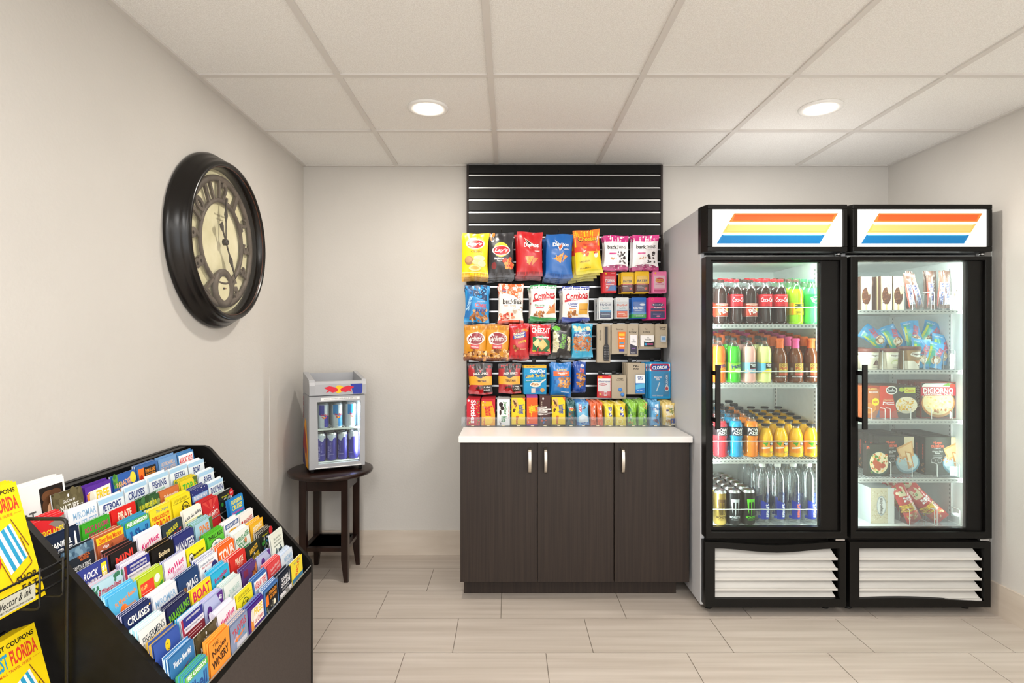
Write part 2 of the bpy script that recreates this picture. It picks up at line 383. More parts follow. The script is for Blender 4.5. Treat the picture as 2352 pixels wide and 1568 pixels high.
# ---------------------------------------------------------------- pegboard goods: kind|x0 x1 y0 y1|front depth|copies|base|short name|category|artwork
def hook(x, z, yt, what):
    what = ' '.join(what.split()[:10])
    t = empty('peg_hook', (x, SY, z)); tag(t, 'black wire peg hook with ' + what, 'hook', 'slatwall hooks')
    a = MB(); a.box(-.012, .012, -.004, .0035, -.008, .012, M_HOOK); a.build('clip', t)
    L = SY - yt; b = MB(); b.tube([(0, -.003, 0)] + [(0, -L * q, 0) for q in (.2, .5, .8, .94)] + [(0, -L - .004, .004), (0, -L - .008, .016)], .0016, M_HOOK); b.build('wire', t)
GOODS = '''
bag|1060 1122 536 636|3.26|3|ffd500|yellow potato chip bag|chips|r 0 0 1 .09 dfa400;r 0 .09 1 .11 f7e08a;e .5 .76 .38 .15 ffe978;e .5 .75 .34 .1 d21f2b;o .5 .75 .36 .115 fff;tbi .5 .75 .54 .1 fff Lay's;t .56 .585 .44 .06 96741b classic;e .27 .37 .17 .1 a97a4c;e .25 .39 .13 .07 bf9464;e .68 .42 .22 .07 f7e3a0;e .6 .33 .2 .06 f2d88a;e .78 .3 .15 .07 f7dfa0;e .5 .2 .24 .07 f3dc96;e .5 .2 .16 .04 e2b65c
bag|1121 1182 535 637|3.265|3|26262b|black barbecue chip bag with orange chips|chips|r 0 0 1 .1 3a3a40;n .02 .83 .42 .97 4 .018 f08a34 e0742a;e .5 .62 .3 .17 ffd93b;e .5 .6 .34 .1 d21f2b;o .5 .6 .36 .115 fff;tbi .5 .6 .54 .1 fff Lay's;tb .42 .42 .38 .05 fff Barbecue;t .44 .375 .2 .025 fff Flavored;e .22 .26 .1 .08 7d1f22;n .6 .2 .95 .42 12 .015 ef7a2a d9401f f59a45
bag|1186 1246 533 634|3.255|3|c4161f|red tortilla chip bag|chips|r 0 0 1 .1 8f0e18;p e9e0d0 .28 .86 .5 .6 .62 .72;p 2a1414 .33 .83 .5 .64 .58 .72;tb .56 .7 .6 .1 fff Doritos;p c32d2d .5 .66 .66 .68 .54 .56;tb .8 .56 .2 .03 fff NACHO~CHEESE;p e8923a .3 .44 .68 .45 .46 .24;p d97c28 .56 .22 .84 .4 .62 .42;n .33 .3 .6 .44 14 .004 c25c18 f2b15c
bag|1252 1315 538 639|3.26|3|0d62b4|blue tortilla chip bag|chips|r 0 0 1 .1 0a4d96;p f0f4f8 .32 .87 .52 .6 .64 .7;p 10315c .37 .83 .52 .64 .6 .7;tb .55 .76 .62 .09 fff Doritos;p e0642d .48 .7 .62 .78 .52 .6;tb .78 .655 .2 .03 fff COOL~RANCH;p ea9a44 .3 .44 .68 .58 .56 .34;p dd8a34 .62 .36 .84 .5 .72 .53;n .38 .4 .62 .52 14 .004 c8691c f5bd6c
bag|1323 1385 528 628|3.25|4|f2d21c|orange and yellow hot cheese puff bag|chips|r 0 .84 1 1 f47d20;r 0 .62 1 .84 ee5a23;tb .52 .79 .76 .12 1c1410 Cheetos;tb .52 .795 .72 .1 f9c623 Cheetos;tbi .6 .66 .6 .05 c81f1f Flamin' Hot;r 0 .5 1 .62 e8401f;n .2 .4 .85 .6 14 .014 e04a1c f08a2c d83a18 f7f1e2;r 0 0 1 .08 ccc21a;t .35 .28 .4 .04 7a6a10 CRUNCHY;t .35 .13 .4 .03 7a6a10 FLAMIN
pouch|1386 1444 541 620|3.27|3|f1eef0|white chocolate snack pouch with magenta top, left of two|pouch|r 0 .82 1 1 c7187c;r 0 0 1 .1 b2156c;e .5 .1 .42 .06 8b0f52;t .5 .66 .8 .11 222 bark;r .02 .58 .98 .75 f1eef0;tb .32 .66 .4 .11 232323 bark;t .7 .66 .38 .09 2a2a2a THINS;t .5 .575 .5 .025 777 snacking chocolate;r .2 .46 .5 .5 c7187c;n .56 .2 .86 .52 16 .008 2c1a18 3b2320 1c1010;n .25 .3 .5 .36 8 .005 b97a48 c98a52
pouch|1452 1513 540 620|3.27|3|f1eef0|white chocolate snack pouch with magenta top, nearest the refrigerators|pouch|r 0 .82 1 1 c7187c;r 0 0 1 .1 b2156c;e .5 .1 .42 .06 8b0f52;tb .32 .66 .4 .11 232323 bark;t .7 .66 .38 .09 2a2a2a THINS;t .5 .575 .5 .025 777 snacking chocolate;r .2 .46 .5 .5 c7187c;n .56 .2 .86 .52 16 .008 2c1a18 3b2320 1c1010;n .25 .3 .5 .36 8 .005 b97a48 c98a52
med|1386 1416 624 672|3.30|3|d8242f|red pain reliever packet|medicine|p 2a6fc0 .3 .1 1 .1 1 .36 .55 .36;tbi .5 .58 .72 .12 fff TYLENOL;r .25 .46 .6 .49 2f6ac8;r .2 .38 .8 .4 fff;e .28 .27 .07 .05 f6d8d8;e .2 .92 .07 .04 f4c020;r .6 .92 .9 .95 f2b0a8
med|1427 1455 625 672|3.30|3|f6c516|yellow and brown aspirin packet, left one|medicine|r 0 .02 1 .42 56231f;r .1 .38 .9 .43 d63a2c;tbi .5 .56 .74 .12 3a2a12 BAYER;r .1 .3 .5 .32 eee;r .1 .23 .6 .25 caa;e .76 .2 .1 .06 d24a30
med|1459 1491 623 672|3.295|4|f6c516|yellow and brown aspirin packet, right one|medicine|r 0 .02 1 .42 56231f;r .1 .38 .9 .43 d63a2c;tbi .5 .56 .74 .12 3a2a12 BAYER;r .1 .3 .5 .32 eee;r .1 .23 .6 .25 caa;e .76 .2 .1 .06 d24a30
med|1499 1531 623 672|3.29|4|ef7fae|pink stomach relief packet|medicine|r .1 .2 .9 .8 f7c9d8;e .5 .58 .3 .13 d8344c;tb .5 .58 .56 .14 f6c93c Pepto~Bismol;t .5 .4 .6 .06 b02a5a CHEWABLE;r .1 .06 .9 .14 e2508c;e .2 .92 .07 .04 f4c020
bag|1065 1123 655 740|3.27|3|1f8fd0|blue snack mix bag|snack mix|p 123a66 .3 .72 1 .55 1 1 0 1 0 .9;p 1a6fb4 0 .1 .22 .1 .36 .95 .1 .95;tb75 .17 .5 .62 .09 bfe4f6 TRADITIONAL;n .45 .76 .92 .95 14 .003 fff 9ccbe8;n .25 .04 .95 .34 34 .012 c98c50 a8693a e0b27a 8c5226;tb .66 .47 .48 .13 d22a36 Chex;tb .68 .34 .44 .12 1c3f8c mix;t .66 .56 .3 .03 eee CHOCOLATE
bag|1145 1203 652 740|3.27|3|f4efe8|white and orange sweet snack mix bag|snack mix|p e8642c 0 .72 1 .5 1 1 0 1;n .05 .7 .98 .97 26 .012 f0b89c f6d8c8 e8835a;p f4efe8 .02 .78 .6 .7 .95 .52 .95 .4 .02 .4;tb .54 .54 .8 .14 231815 buddies;tb .2 .86 .2 .05 c02530 chex;tb .2 .81 .2 .05 1c3f8c mix;t .45 .43 .5 .03 e0703c PEANUT BUTTER;n .55 .26 .95 .4 10 .012 efe8dc c9b49c fff;n .03 .04 .6 .25 26 .012 e8562c f2a078 c43a20 f6dccc;r 0 0 1 .05 d84a20
bag|1218 1279 654 736|3.26|3|f3f1ec|white and green stuffed pretzel bag|snack mix|r 0 .9 1 1 12964c;tb8 .52 .7 .86 .2 c4182c Combos;p c4182c .06 .58 .94 .66 .94 .61 .06 .52;tb5 .55 .59 .5 .035 fff STUFFED SNACKS;t .34 .43 .38 .06 1a8a4a Pizzeria;r .2 .35 .5 .38 d8616a;p d98f4c .6 .18 .95 .5 .98 .2;n .68 .24 .92 .42 12 .006 c4532c e8b878 d9824a;n .15 .1 .52 .26 16 .010 b5702e 8f4f1e d49a55;p 1b8a40 0 0 1 0 1 .06 0 .12
bag|1291 1355 657 737|3.26|3|f3f1ec|white and blue cheddar pretzel bag|snack mix|r 0 .9 1 1 1c3c9c;tb8 .52 .72 .86 .2 c4182c Combos;p c4182c .06 .6 .94 .68 .94 .63 .06 .54;tb5 .55 .61 .5 .035 fff STUFFED SNACKS;tb .38 .46 .36 .13 24449c Cheddar~Cheese;r .25 .34 .5 .37 e07a30;p e2a832 .6 .18 .94 .18 .96 .5 .62 .5;r .64 .3 .94 .33 c98a20;n .2 .12 .58 .28 14 .011 c07a34 9a5a22 dca35c;p 1c3c9c 0 0 1 0 1 .08 0 .12
med|1375 1407 683 733|3.285|5|d9dfe2|grey and navy night cold medicine packet|medicine|r .1 .05 .9 .34 1c2f5c;r .1 .34 .9 .4 2f9bd0;tb .5 .66 .76 .12 1b2a63 NyQuil;tb .5 .5 .5 .08 1b8a9a VapoCOOL;r .2 .2 .8 .23 9ab;r .2 .14 .6 .16 7ac060;o .22 .9 .08 .06 f0a830
med|1414 1444 683 731|3.30|2|d9dfe2|grey and orange day cold medicine packet|medicine|r .1 .05 .9 .36 e8602c;tb .5 .63 .76 .12 e05a22 DayQuil;tb .5 .48 .5 .08 1b8a9a VapoCOOL;r .1 .36 .9 .41 2f9bd0;r .2 .22 .7 .25 fbd8c8;e .7 .15 .15 .04 f4a070;o .22 .9 .08 .06 f0a830
med|1451 1484 683 731|3.29|4|1d5fb4|blue and green allergy medicine packet|medicine|r 0 .03 1 .2 2fa04a;r 0 .2 1 .3 4a90cc;tbi .45 .5 .7 .12 e8f2fa Claritin;e .75 .66 .2 .05 e6eef6;r .2 .36 .7 .38 cde;t .55 .12 .5 .06 fff 24 HOUR
med|1490 1530 683 733|3.27|6|de2a7c|magenta and navy allergy medicine packet|medicine|r .12 .05 .92 .5 26356f;e .52 .66 .36 .08 26356f;tb .52 .66 .56 .08 fff Benadryl;tb .52 .53 .44 .06 fff ALLERGY;r .1 .37 .94 .43 d03a50;r .25 .22 .7 .25 c9d;e .55 .14 .12 .04 e880b0;o .22 .92 .08 .05 f0b030
bag|1065 1118 745 825|3.255|3|d99420|brown and gold snack mix bag, leftmost|snack mix|r 0 .84 1 1 b97a22;n 0 .02 1 .26 44 .012 c98a48 8c4f20 e8c088 6a3614 f0d4a0;r 0 0 1 .06 7a3c14;r .3 .3 .72 .44 c4242c;tb .5 .355 .34 .035 fff Original Recipe;e .52 .6 .4 .17 8f1c2c;o .52 .6 .42 .18 f3e6d8;ti .5 .6 .74 .16 f8f0e8 Gardetto's;ti .24 .58 .2 .3 f8f0e8 G
bag|1113 1169 745 825|3.26|3|d99420|brown and gold snack mix bag, beside the red peanut cookie bag|snack mix|r 0 .84 1 1 b97a22;n 0 .02 1 .26 44 .012 c98a48 8c4f20 e8c088 6a3614 f0d4a0;r 0 0 1 .06 7a3c14;r .3 .3 .72 .44 c4242c;tb .5 .355 .34 .035 fff Original Recipe;e .52 .6 .4 .17 8f1c2c;o .52 .6 .42 .18 f3e6d8;ti .5 .6 .74 .16 f8f0e8 Gardetto's;ti .24 .58 .2 .3 f8f0e8 G
bag|1170 1216 743 824|3.26|3|c0141e|red peanut butter cookie bag|cookies|r 0 0 1 .1 96101a;tb10 .2 .92 .3 .04 dce NABISCO;e .4 .8 .12 .05 a4542a;e .78 .8 .16 .05 e87c1c;p 24379a .15 .56 .85 .62 .82 .78 .2 .7;tb6 .5 .68 .6 .16 f4e8c0 Nutter~Butter;p f4c81c .45 .5 .85 .54 .85 .47 .45 .43;tb5 .64 .48 .36 .07 b4161e Bites;n .2 .2 .5 .42 8 .011 a8622e c88448 7c401c;t .7 .28 .3 .03 f2c8a0 PEANUT
bag|1216 1265 744 812|3.27|3|c9182a|red cheese cracker bag|crackers|tb .3 .93 .4 .05 fff Sunshine;tb .52 .78 .9 .18 fff CHEEZ-IT;p 12703c .1 .1 .95 .05 .95 .42 .6 .62 .1 .55;tb .58 .56 .7 .07 fff white cheddar;p f0d898 .1 .36 .36 .52 .5 .34 .28 .22;p e8c878 .34 .32 .62 .5 .85 .28 .55 .1;e .6 .32 .01 .01 8a6a30;tb .2 .1 .16 .05 f8e020 NEW;p e0b868 .8 .1 .95 .2 .95 .06
bag|1265 1312 744 820|3.26|3|17181a|black pistachio bag|nuts|p d9d2b8 .06 .15 .28 .15 .34 .5 .22 .8 .06 .75;n .08 .2 .32 .76 34 .009 efe6c8 b7b27c d8cfa8 8f9a5a;p d9d2b8 .8 .2 .96 .2 .96 .62 .84 .5;n .82 .22 .95 .6 16 .008 efe6c8 b7b27c;e .25 .86 .2 .07 62c02c;tb80 .58 .48 .72 .15 7ac83a PISTACHIOS;t .6 .78 .3 .03 ccc WONDERFUL
bag|1313 1361 743 820|3.255|4|2fa8d2|cyan almond bag|nuts|n .08 .16 .92 .62 90 .011 b5672a 9a4f1c d08a48 c4763a;p 2fa8d2 0 0 1 0 1 .3 .8 .16 .6 .26 .4 .14 .2 .26 0 .16;n .1 .8 .9 .9 12 .012 efdca8 f6e8c0;p 1c5a9c .05 .6 .95 .68 .9 .8 .1 .72;tb4 .5 .7 .76 .12 dff0fa Blue~Diamond;t .5 .2 .3 .04 f2e090 Almonds
tan|1371 1402 744 832|3.285|2|b5a892|tan card with black hairbrush|hairbrush|t90 .25 .7 .28 .14 2c261e Hairbrush;r .5 .02 .96 .94 a89a84
tan|1405 1442 744 812|3.28|5|b5a892|tan card with orange sunscreen tube|sunscreen|tb .5 .83 .42 .05 2c261e Sunscreen
tan|1441 1466 744 817|3.275|3|b5a892|tan card with narrow feminine care pack|toiletry|t .5 .84 .2 .06 2c261e U.;t .5 .75 .7 .07 2c261e kotex
tan|1468 1502 744 801|3.29|2|b5a892|tan card with wide feminine care pack|toiletry|t .5 .8 .14 .07 2c261e U.;t .5 .69 .5 .09 2c261e kotex
tan|1505 1533 744 798|3.27|3|b5a892|tan card with dental floss|toiletry|tb .6 .82 .5 .14 2c261e Dental~Floss
pouch|1079 1131 834 905|3.265|5|b0131d|black and red jerky pouch, leftmost|jerky|r 0 .84 1 1 241a1a;tb .16 .93 .24 .06 d8242c 100;tb .8 .92 .3 .05 c8202a Protein;r 0 .3 1 .58 f0aa20;p 1c1514 .22 .98 .74 .98 .76 .6 .48 .5 .2 .6;p d02a30 .4 .84 .47 .7 .5 .7 .57 .84 .48 .76;tb .5 .66 .72 .1 f4f0ea JACK LINK'S;tb .52 .43 .5 .07 2a1410 TERIYAKI;n .28 .18 .6 .26 14 .008 3c2018 54301f;r .6 .06 1 .3 201818;t .78 .23 .3 .05 eee 14g;t .76 .14 .3 .05 eee 100
pouch|1148 1197 834 903|3.27|4|b0131d|black and red jerky pouch, next to the blue tuna kit|jerky|r 0 .84 1 1 241a1a;tb .16 .93 .24 .06 d8242c 100;tb .8 .92 .3 .05 c8202a Protein;r 0 .3 1 .58 f0aa20;p 1c1514 .22 .98 .74 .98 .76 .6 .48 .5 .2 .6;p d02a30 .4 .84 .47 .7 .5 .7 .57 .84 .48 .76;tb .5 .66 .72 .1 f4f0ea JACK LINK'S;tb .52 .43 .5 .07 2a1410 TERIYAKI;n .28 .18 .6 .26 14 .008 3c2018 54301f;r .6 .06 1 .3 201818;t .78 .23 .3 .05 eee 14g;t .76 .14 .3 .05 eee 100
kit|1204 1255 838 905|3.27|2|1f98d0|blue and yellow tuna lunch kit|lunch kit|r 0 .9 1 1 f0b42c;t .3 .95 .4 .04 3a3020 300 CALORIES;tbi .6 .8 .7 .11 fff StarKist;p 1f5ea8 .04 .56 .96 .66 .96 .74 .04 .64;tb3 .5 .64 .86 .12 f4d838 Lunch To-Go;p 0e8f96 .04 .44 .96 .54 .96 .5 .04 .4;t2 .5 .47 .8 .04 fff Chunk Light Tuna in Water;e .5 .33 .24 .09 f4efe4;n .34 .28 .64 .38 18 .006 c9996c b98558 e0c098;p eee8dc .7 .34 .98 .5 .95 .54 .66 .38;r .32 .05 .5 .2 e8e0d0;r .52 .1 .7 .22 3a6cb4;e .82 .14 .1 .07 e0a860
bag|1265 1312 832 910|3.25|3|0f78c8|blue honey roasted peanut bag|nuts|tb .52 .79 .5 .06 f4d020 PLANTERS;r .08 .6 .92 .74 ea6420;tb .55 .67 .5 .07 fff HONEY ROASTED~PEANUTS;n .34 .28 .92 .56 44 .010 c98340 b06c2c e0a860;r 0 0 1 .08 0b5ea6;r .5 .12 .9 .14 cde;n .12 .3 .3 .55 6 .01 0b5ea6 1c8ad8
bag|1317 1346 830 900|3.27|3|1c4ea8|small dark blue nut bag|nuts|tb80 .62 .72 .3 .2 ea6420 nuts;e .7 .88 .14 .05 dde;n .2 .2 .88 .62 40 .009 b8742e d89a50 96561e;r 0 0 1 .1 173f8c
med|1372 1404 862 913|3.28|1|d8282e|red and white eye drop card|medicine|r .06 .28 .94 .86 f2eeee;tb .2 .92 .3 .06 f4d020 12H;tb .5 .72 .84 .1 27408c Clear eyes;e .4 .6 .28 .05 c82030;tb .4 .6 .4 .05 fff REDNESS;p f2eeee .48 .08 .68 .08 .68 .3 .62 .45 .55 .45 .48 .3;r .5 .14 .66 .24 d84a50;e .2 .16 .06 .05 f4c020
tan|1405 1438 861 915|3.27|3|b5a892|tan card with blue contact lens case|toiletry|tb .6 .82 .5 .12 2c261e Contact~Lens Case
tan|1441 1481 833 905|3.26|5|b5a892|tan card with blue contact lens solution|toiletry|tb .5 .85 .34 .14 2c261e re-~nu
med|1492 1540 832 915|3.25|7|1f9ad6|cyan bleach pen card|stain remover|r .02 .76 .98 .96 e8eef2;p d8202c .02 .86 .1 .76 .9 .76 .98 .86 .9 .96 .1 .96;p 1c4a9c .07 .86 .14 .78 .86 .78 .93 .86 .86 .94 .14 .94;tb3 .5 .86 .72 .1 fff CLOROX;tb .4 .56 .34 .12 fff BLEACH~PEN;p d0eaf6 .3 .2 .36 .2 .5 .44 .46 .46;r .68 .12 .96 .7 2f8fc4;e .82 .28 .1 .08 e8eef2;e .82 .28 .07 .05 c8303c;tb90 .82 .5 .3 .09 fff BLEACH;t .4 .08 .5 .04 fff INSTANT
'''
def plural(s):
    return s
for li, line in enumerate(l for l in GOODS.strip().split('\n')):
    kd, bx, yf, n, base, nm, cat, spec = line.split('|')
    x0, x1, y0, y1 = map(float, bx.split()); yf = float(yf); n = int(n)
    (xa, zt), (xb, zb) = XZ(x0, y0, yf), XZ(x1, y1, yf); W = xb - xa; H = zt - zb; cx = (xa + xb) / 2
    gap = .03; rnd = random.Random(li)
    on = {'bag': 'snack_bag', 'pouch': 'snack_pouch', 'med': 'medicine_card', 'tan': 'toiletry_card', 'kit': 'lunch_kit'}[kd]
    if kd == 'bag': o = make_bag(on, W, H, .016 if W < .13 else .02, base, spec, li); gap = .036 if W < .13 else .042; n = min(n, int((SY - yf - .02) / gap))
    elif kd == 'pouch': o = make_bag(on, W, H, .008, base, spec, li, crimp=.08); gap = .019
    elif kd == 'kit': o = make_box(on, W, H, .03, base, spec); gap = .034
    elif kd == 'med':
        o = make_card(on, W, H, base, spec); gap = .016
        b = MB(); b.hexa([(-W * .42, -.003, H * .06), (W * .42, -.003, H * .06), (W * .42, -.003, H * .8), (-W * .42, -.003, H * .8)],
                         [(-W * .37, -.009, H * .1), (W * .37, -.009, H * .1), (W * .37, -.009, H * .76), (-W * .37, -.009, H * .76)], BLIS); b.build('blister', o)
    else:
        o = make_card(on, W, H, base, spec); gap = .02; b = MB(); yk = -.010
        def bb(u0, v0, u1, v1, c, d=.010, k='l'): b.box((u0 - .5) * W, (u1 - .5) * W, -d, -.0006, v0 * H, v1 * H, mat(c, k))
        Mq = lambda u, v, d: ((u - .5) * W, yk - d, v * H)
        if 'hairbrush' in nm:
            bb(.6, .45, .78, .93, '2b2b2e', .008); b.prism([((u - .5) * W, v * H) for u, v in ((.5, .05), (.88, .05), (.92, .2), (.88, .42), (.76, .5), (.62, .5), (.5, .42), (.46, .2))], 'y', -.009, -.0006, mat('2b2b2e', 'l'))
            for i in range(4):
                for j in range(9): b.lathe([(0, .012), (.0016, .010), (.0018, 0)], 6, mat('b9b9bd', 'l'), ((.54 + .095 * i - .5) * W, -.009, (.08 + .042 * j) * H), 'y')
        elif 'sunscreen' in nm:
            b.prism([((u - .5) * W, v * H) for u, v in ((.42, .16), (.78, .16), (.84, .74), (.38, .74))], 'y', -.010, -.0006, mat('ee7a22', 'l')); bb(.46, .08, .76, .16, '2c3a9c')
            art(b, 'tb .61 .52 .34 .06 fff Sport;r .44 .6 .78 .68 f4c838;r .46 .34 .76 .38 2f9bd0;r .46 .24 .76 .28 fff', Mq, W, H, 'l')
        elif 'narrow' in nm:
            bb(.22, .06, .85, .66, 'efedf0'); art(b, 'p 3c3a4c .22 .06 .85 .06 .85 .3 .22 .38;t .55 .48 .4 .12 333 U.~kotex;tb .55 .24 .34 .04 9a6ac8 click;t .5 .1 .4 .03 ddd luxe', Mq, W, H, 'l')
        elif 'wide' in nm:
            bb(.06, .1, .98, .55, 'f2f0ee'); art(b, 't .6 .42 .4 .14 333 U.~kotex;p 222 .3 .1 .98 .1 .98 .3 .6 .26 .3 .3;r .5 .17 .9 .22 d8508c;e .42 .19 .07 .05 2f9bd0', Mq, W, H, 'l')
        elif 'floss' in nm: bb(.42, .24, .84, .5, 'b9c4d0'); art(b, 'r .5 .32 .76 .44 6f9cc8', Mq, W, H, 'l')
        elif 'case' in nm:
            for u, v in ((.58, .38), (.74, .17)): b.lathe([(0, .012), (.009, .012), (.0105, .009), (.0105, .0006)], 20, mat('4f8fe0', 'l'), ((u - .5) * W, 0, v * H), 'y')
        elif 'solution' in nm:
            bb(.45, .03, .98, .62, '2f7cc8', .012); yk = -.012; art(b, 'r .45 .36 .98 .62 eef4f8;p 5cb8e0 .45 .3 .98 .36 .98 .22 .45 .16;tb .72 .52 .3 .1 24448c re-~nu;t .7 .12 .3 .03 fff 60 mL', Mq, W, H, 'l')
        b.build('packaged_item', o)
    o.location = (cx, yf, zb); tilt = R({4: -5, 11: 2, 3: 1}.get(li, rnd.uniform(-1.2, 1.2))) if kd == 'bag' else 0
    o.rotation_euler = (0, tilt * 1, 0)
    tag(o, fit(f'{nm} hanging at the front of its hook', f'{nm}, front one', nm), cat)
    n = min(n, int((SY - yf - .025) / gap))
    for k in range(1, n + 1):
        y = yf + gap * k
        if kd == 'bag' and li == 4: dz, dxx = -.012 * k, -.012 * k
        else: dz, dxx = -rnd.uniform(0, .004) - (.004 * k if kd == 'bag' else 0), rnd.uniform(-.006, .004) - (.002 * k)
        dup(o, (cx + dxx, y, zb + dz), fit(f'{nm}, a spare hanging behind the front one', f'{nm}, spare behind', 'spare ' + nm), f'spares behind the {nm}', (0, tilt + R(rnd.uniform(-2, 2)), 0))
        if n > 1: pass
    zh = zt - .008; hook(cx, min(zs, key=lambda q: abs(q - zh)), yf - .004, nm)
# ================================================================ CANDY BIN ON THE COUNTER
CT = .832
t = empty('candy_bin', (.345, 3.29, CT)); tag(t, 'clear acrylic candy bin tray along the back of the white counter', 'display tray')
BX0, BX1, BY0, BY1 = -.262, .925, 3.155, 3.425
a = MB(); a.box(BX0, BX1, BY0, BY1, CT + .001, CT + .004, ACR); loc(a.build('base', t), t)
a = MB(); a.box(BX0, BX1, BY0, BY0 + .003, CT + .004, CT + .055, ACR); loc(a.build('front_lip', t), t)
SL = [1068, 1104, 1139, 1173, 1208, 1237, 1266, 1300, 1322, 1356, 1388, 1412, 1441, 1465, 1490, 1518, 1556]
fx = lambda px, y: (px - VX) * y / FPX
for px in SL: a = MB(); xx = fx(px, 3.17); a.box(xx - .0008, xx + .0008, BY0 + .004, BY1, CT + .004, CT + .115, ACR); loc(a.build('divider', t), t)
for i in range(16):
    xx = (fx(SL[i], 3.17) + fx(SL[i + 1], 3.17)) / 2; a = MB(); a.box(xx - .008, xx + .008, BY0 - .001, BY0, CT + .005, CT + .009, mat('e8dfc0', 'l')); loc(a.build('clip', t), t)
CANDY = '''
1071 1103 915|c4182c|a01020|red fruit candy box|tb-90 .5 .52 .86 .38 fff Skittles;n .7 .1 .98 .95 20 .004 3fae3c f4d020 f08020 7a2c8c;n .1 .05 .4 .3 6 .004 f4d020 3fae3c;e .14 .93 .08 .04 eee
1105 1138 915|f4a81c|a8141e|orange and red fruit chew candy box|r 0 .9 1 1 c21f2b;p c21f2b .7 1 1 1 1 .4;e .45 .2 .4 .16 f7cc2c;tb-84 .55 .55 .72 .3 d21f2b Starburst;tb-90 .2 .16 .26 .14 d21f2b Original;n .1 .6 .4 .95 5 .006 ea5a28 f8e070 e87890
1141 1172 916|f2f1ee|8a8a88|white mint candy box with green lettering|tb-90 .62 .66 .5 .3 17803c Junior;tb-86 .55 .25 .4 .22 17803c Mints;e .3 .8 .16 .09 231713;e .4 .66 .14 .08 2e1d18;e .26 .5 .08 .1 3a2620;t-90 .88 .5 .5 .05 d07080 CREAMY MINTS;n .15 .05 .5 .16 4 .005 231713 c85060
1174 1207 910|f2cf1e|c4a83a|yellow candy bar bites box, left of two|r 0 .0 1 .04 16140f;r 0 .96 1 1 16140f;p d8b070 .05 .9 .4 .94 .5 .7 .25 .6;n .05 .4 .4 .9 12 .008 8a5220 e0a84a 5e3416;tb-84 .68 .56 .68 .26 1c4fa0 Butterfinger;tb-90 .42 .2 .28 .18 c43c1c Bites;p e86420 .8 .96 1 .96 1 .84
1209 1236 908|f05a14|7a2a78|orange peanut butter candy box|r 0 0 1 .06 7a2a78;r 0 .93 1 1 8a3088;tb-84 .64 .55 .6 .34 f8d020 Reese's;tb-90 .42 .5 .4 .1 f8d020 PIECES;n .08 .08 .3 .3 5 .005 b8622c f4a020 e0b0a0
1239 1265 908|4a2a26|3a201c|dark brown chocolate candy box|tb-86 .5 .5 .78 .5 e8e2dc m&m's;e .32 .9 .08 .04 ddd;t-90 .2 .6 .4 .06 c8b8a8 MILK;n .2 .05 .6 .3 8 .006 c83030 d84a2c 3a66b4
1267 1299 909|f2cf1e|c4a83a|yellow candy bar bites box, right of two|r 0 .0 1 .04 16140f;r 0 .96 1 1 16140f;p d8b070 .05 .9 .4 .94 .5 .7 .25 .6;n .05 .4 .4 .9 12 .008 8a5220 e0a84a 5e3416;tb-84 .68 .56 .68 .26 1c4fa0 Butterfinger;tb-90 .42 .2 .28 .18 c43c1c Bites;p e86420 .8 .96 1 .96 1 .84
'''
for i, l in enumerate(CANDY.strip().split('\n')):
    bx, base, side, nm, spec = l.split('|'); x0, x1, y0 = map(float, bx.split()); y = 3.172
    xa, xb = fx(x0, y), fx(x1, y); H = CAMZ - (y0 - VY) * y / FPX - CT - .006
    o = make_box('candy_box', xb - xa - .004, H, .021, base, spec, side); o.location = ((xa + xb) / 2, y, CT + .0045); o.rotation_euler = (R(-2), 0, 0)
    tag(o, f'{nm} standing at the front of the clear bin', 'candy box')
    for k in range(1, 7): dup(o, ((xa + xb) / 2, y + .0255 * k, CT + .0045), fit(f'{nm}, a spare lined up behind the front box', f'{nm}, spare behind'), f'spares behind the {nm}')
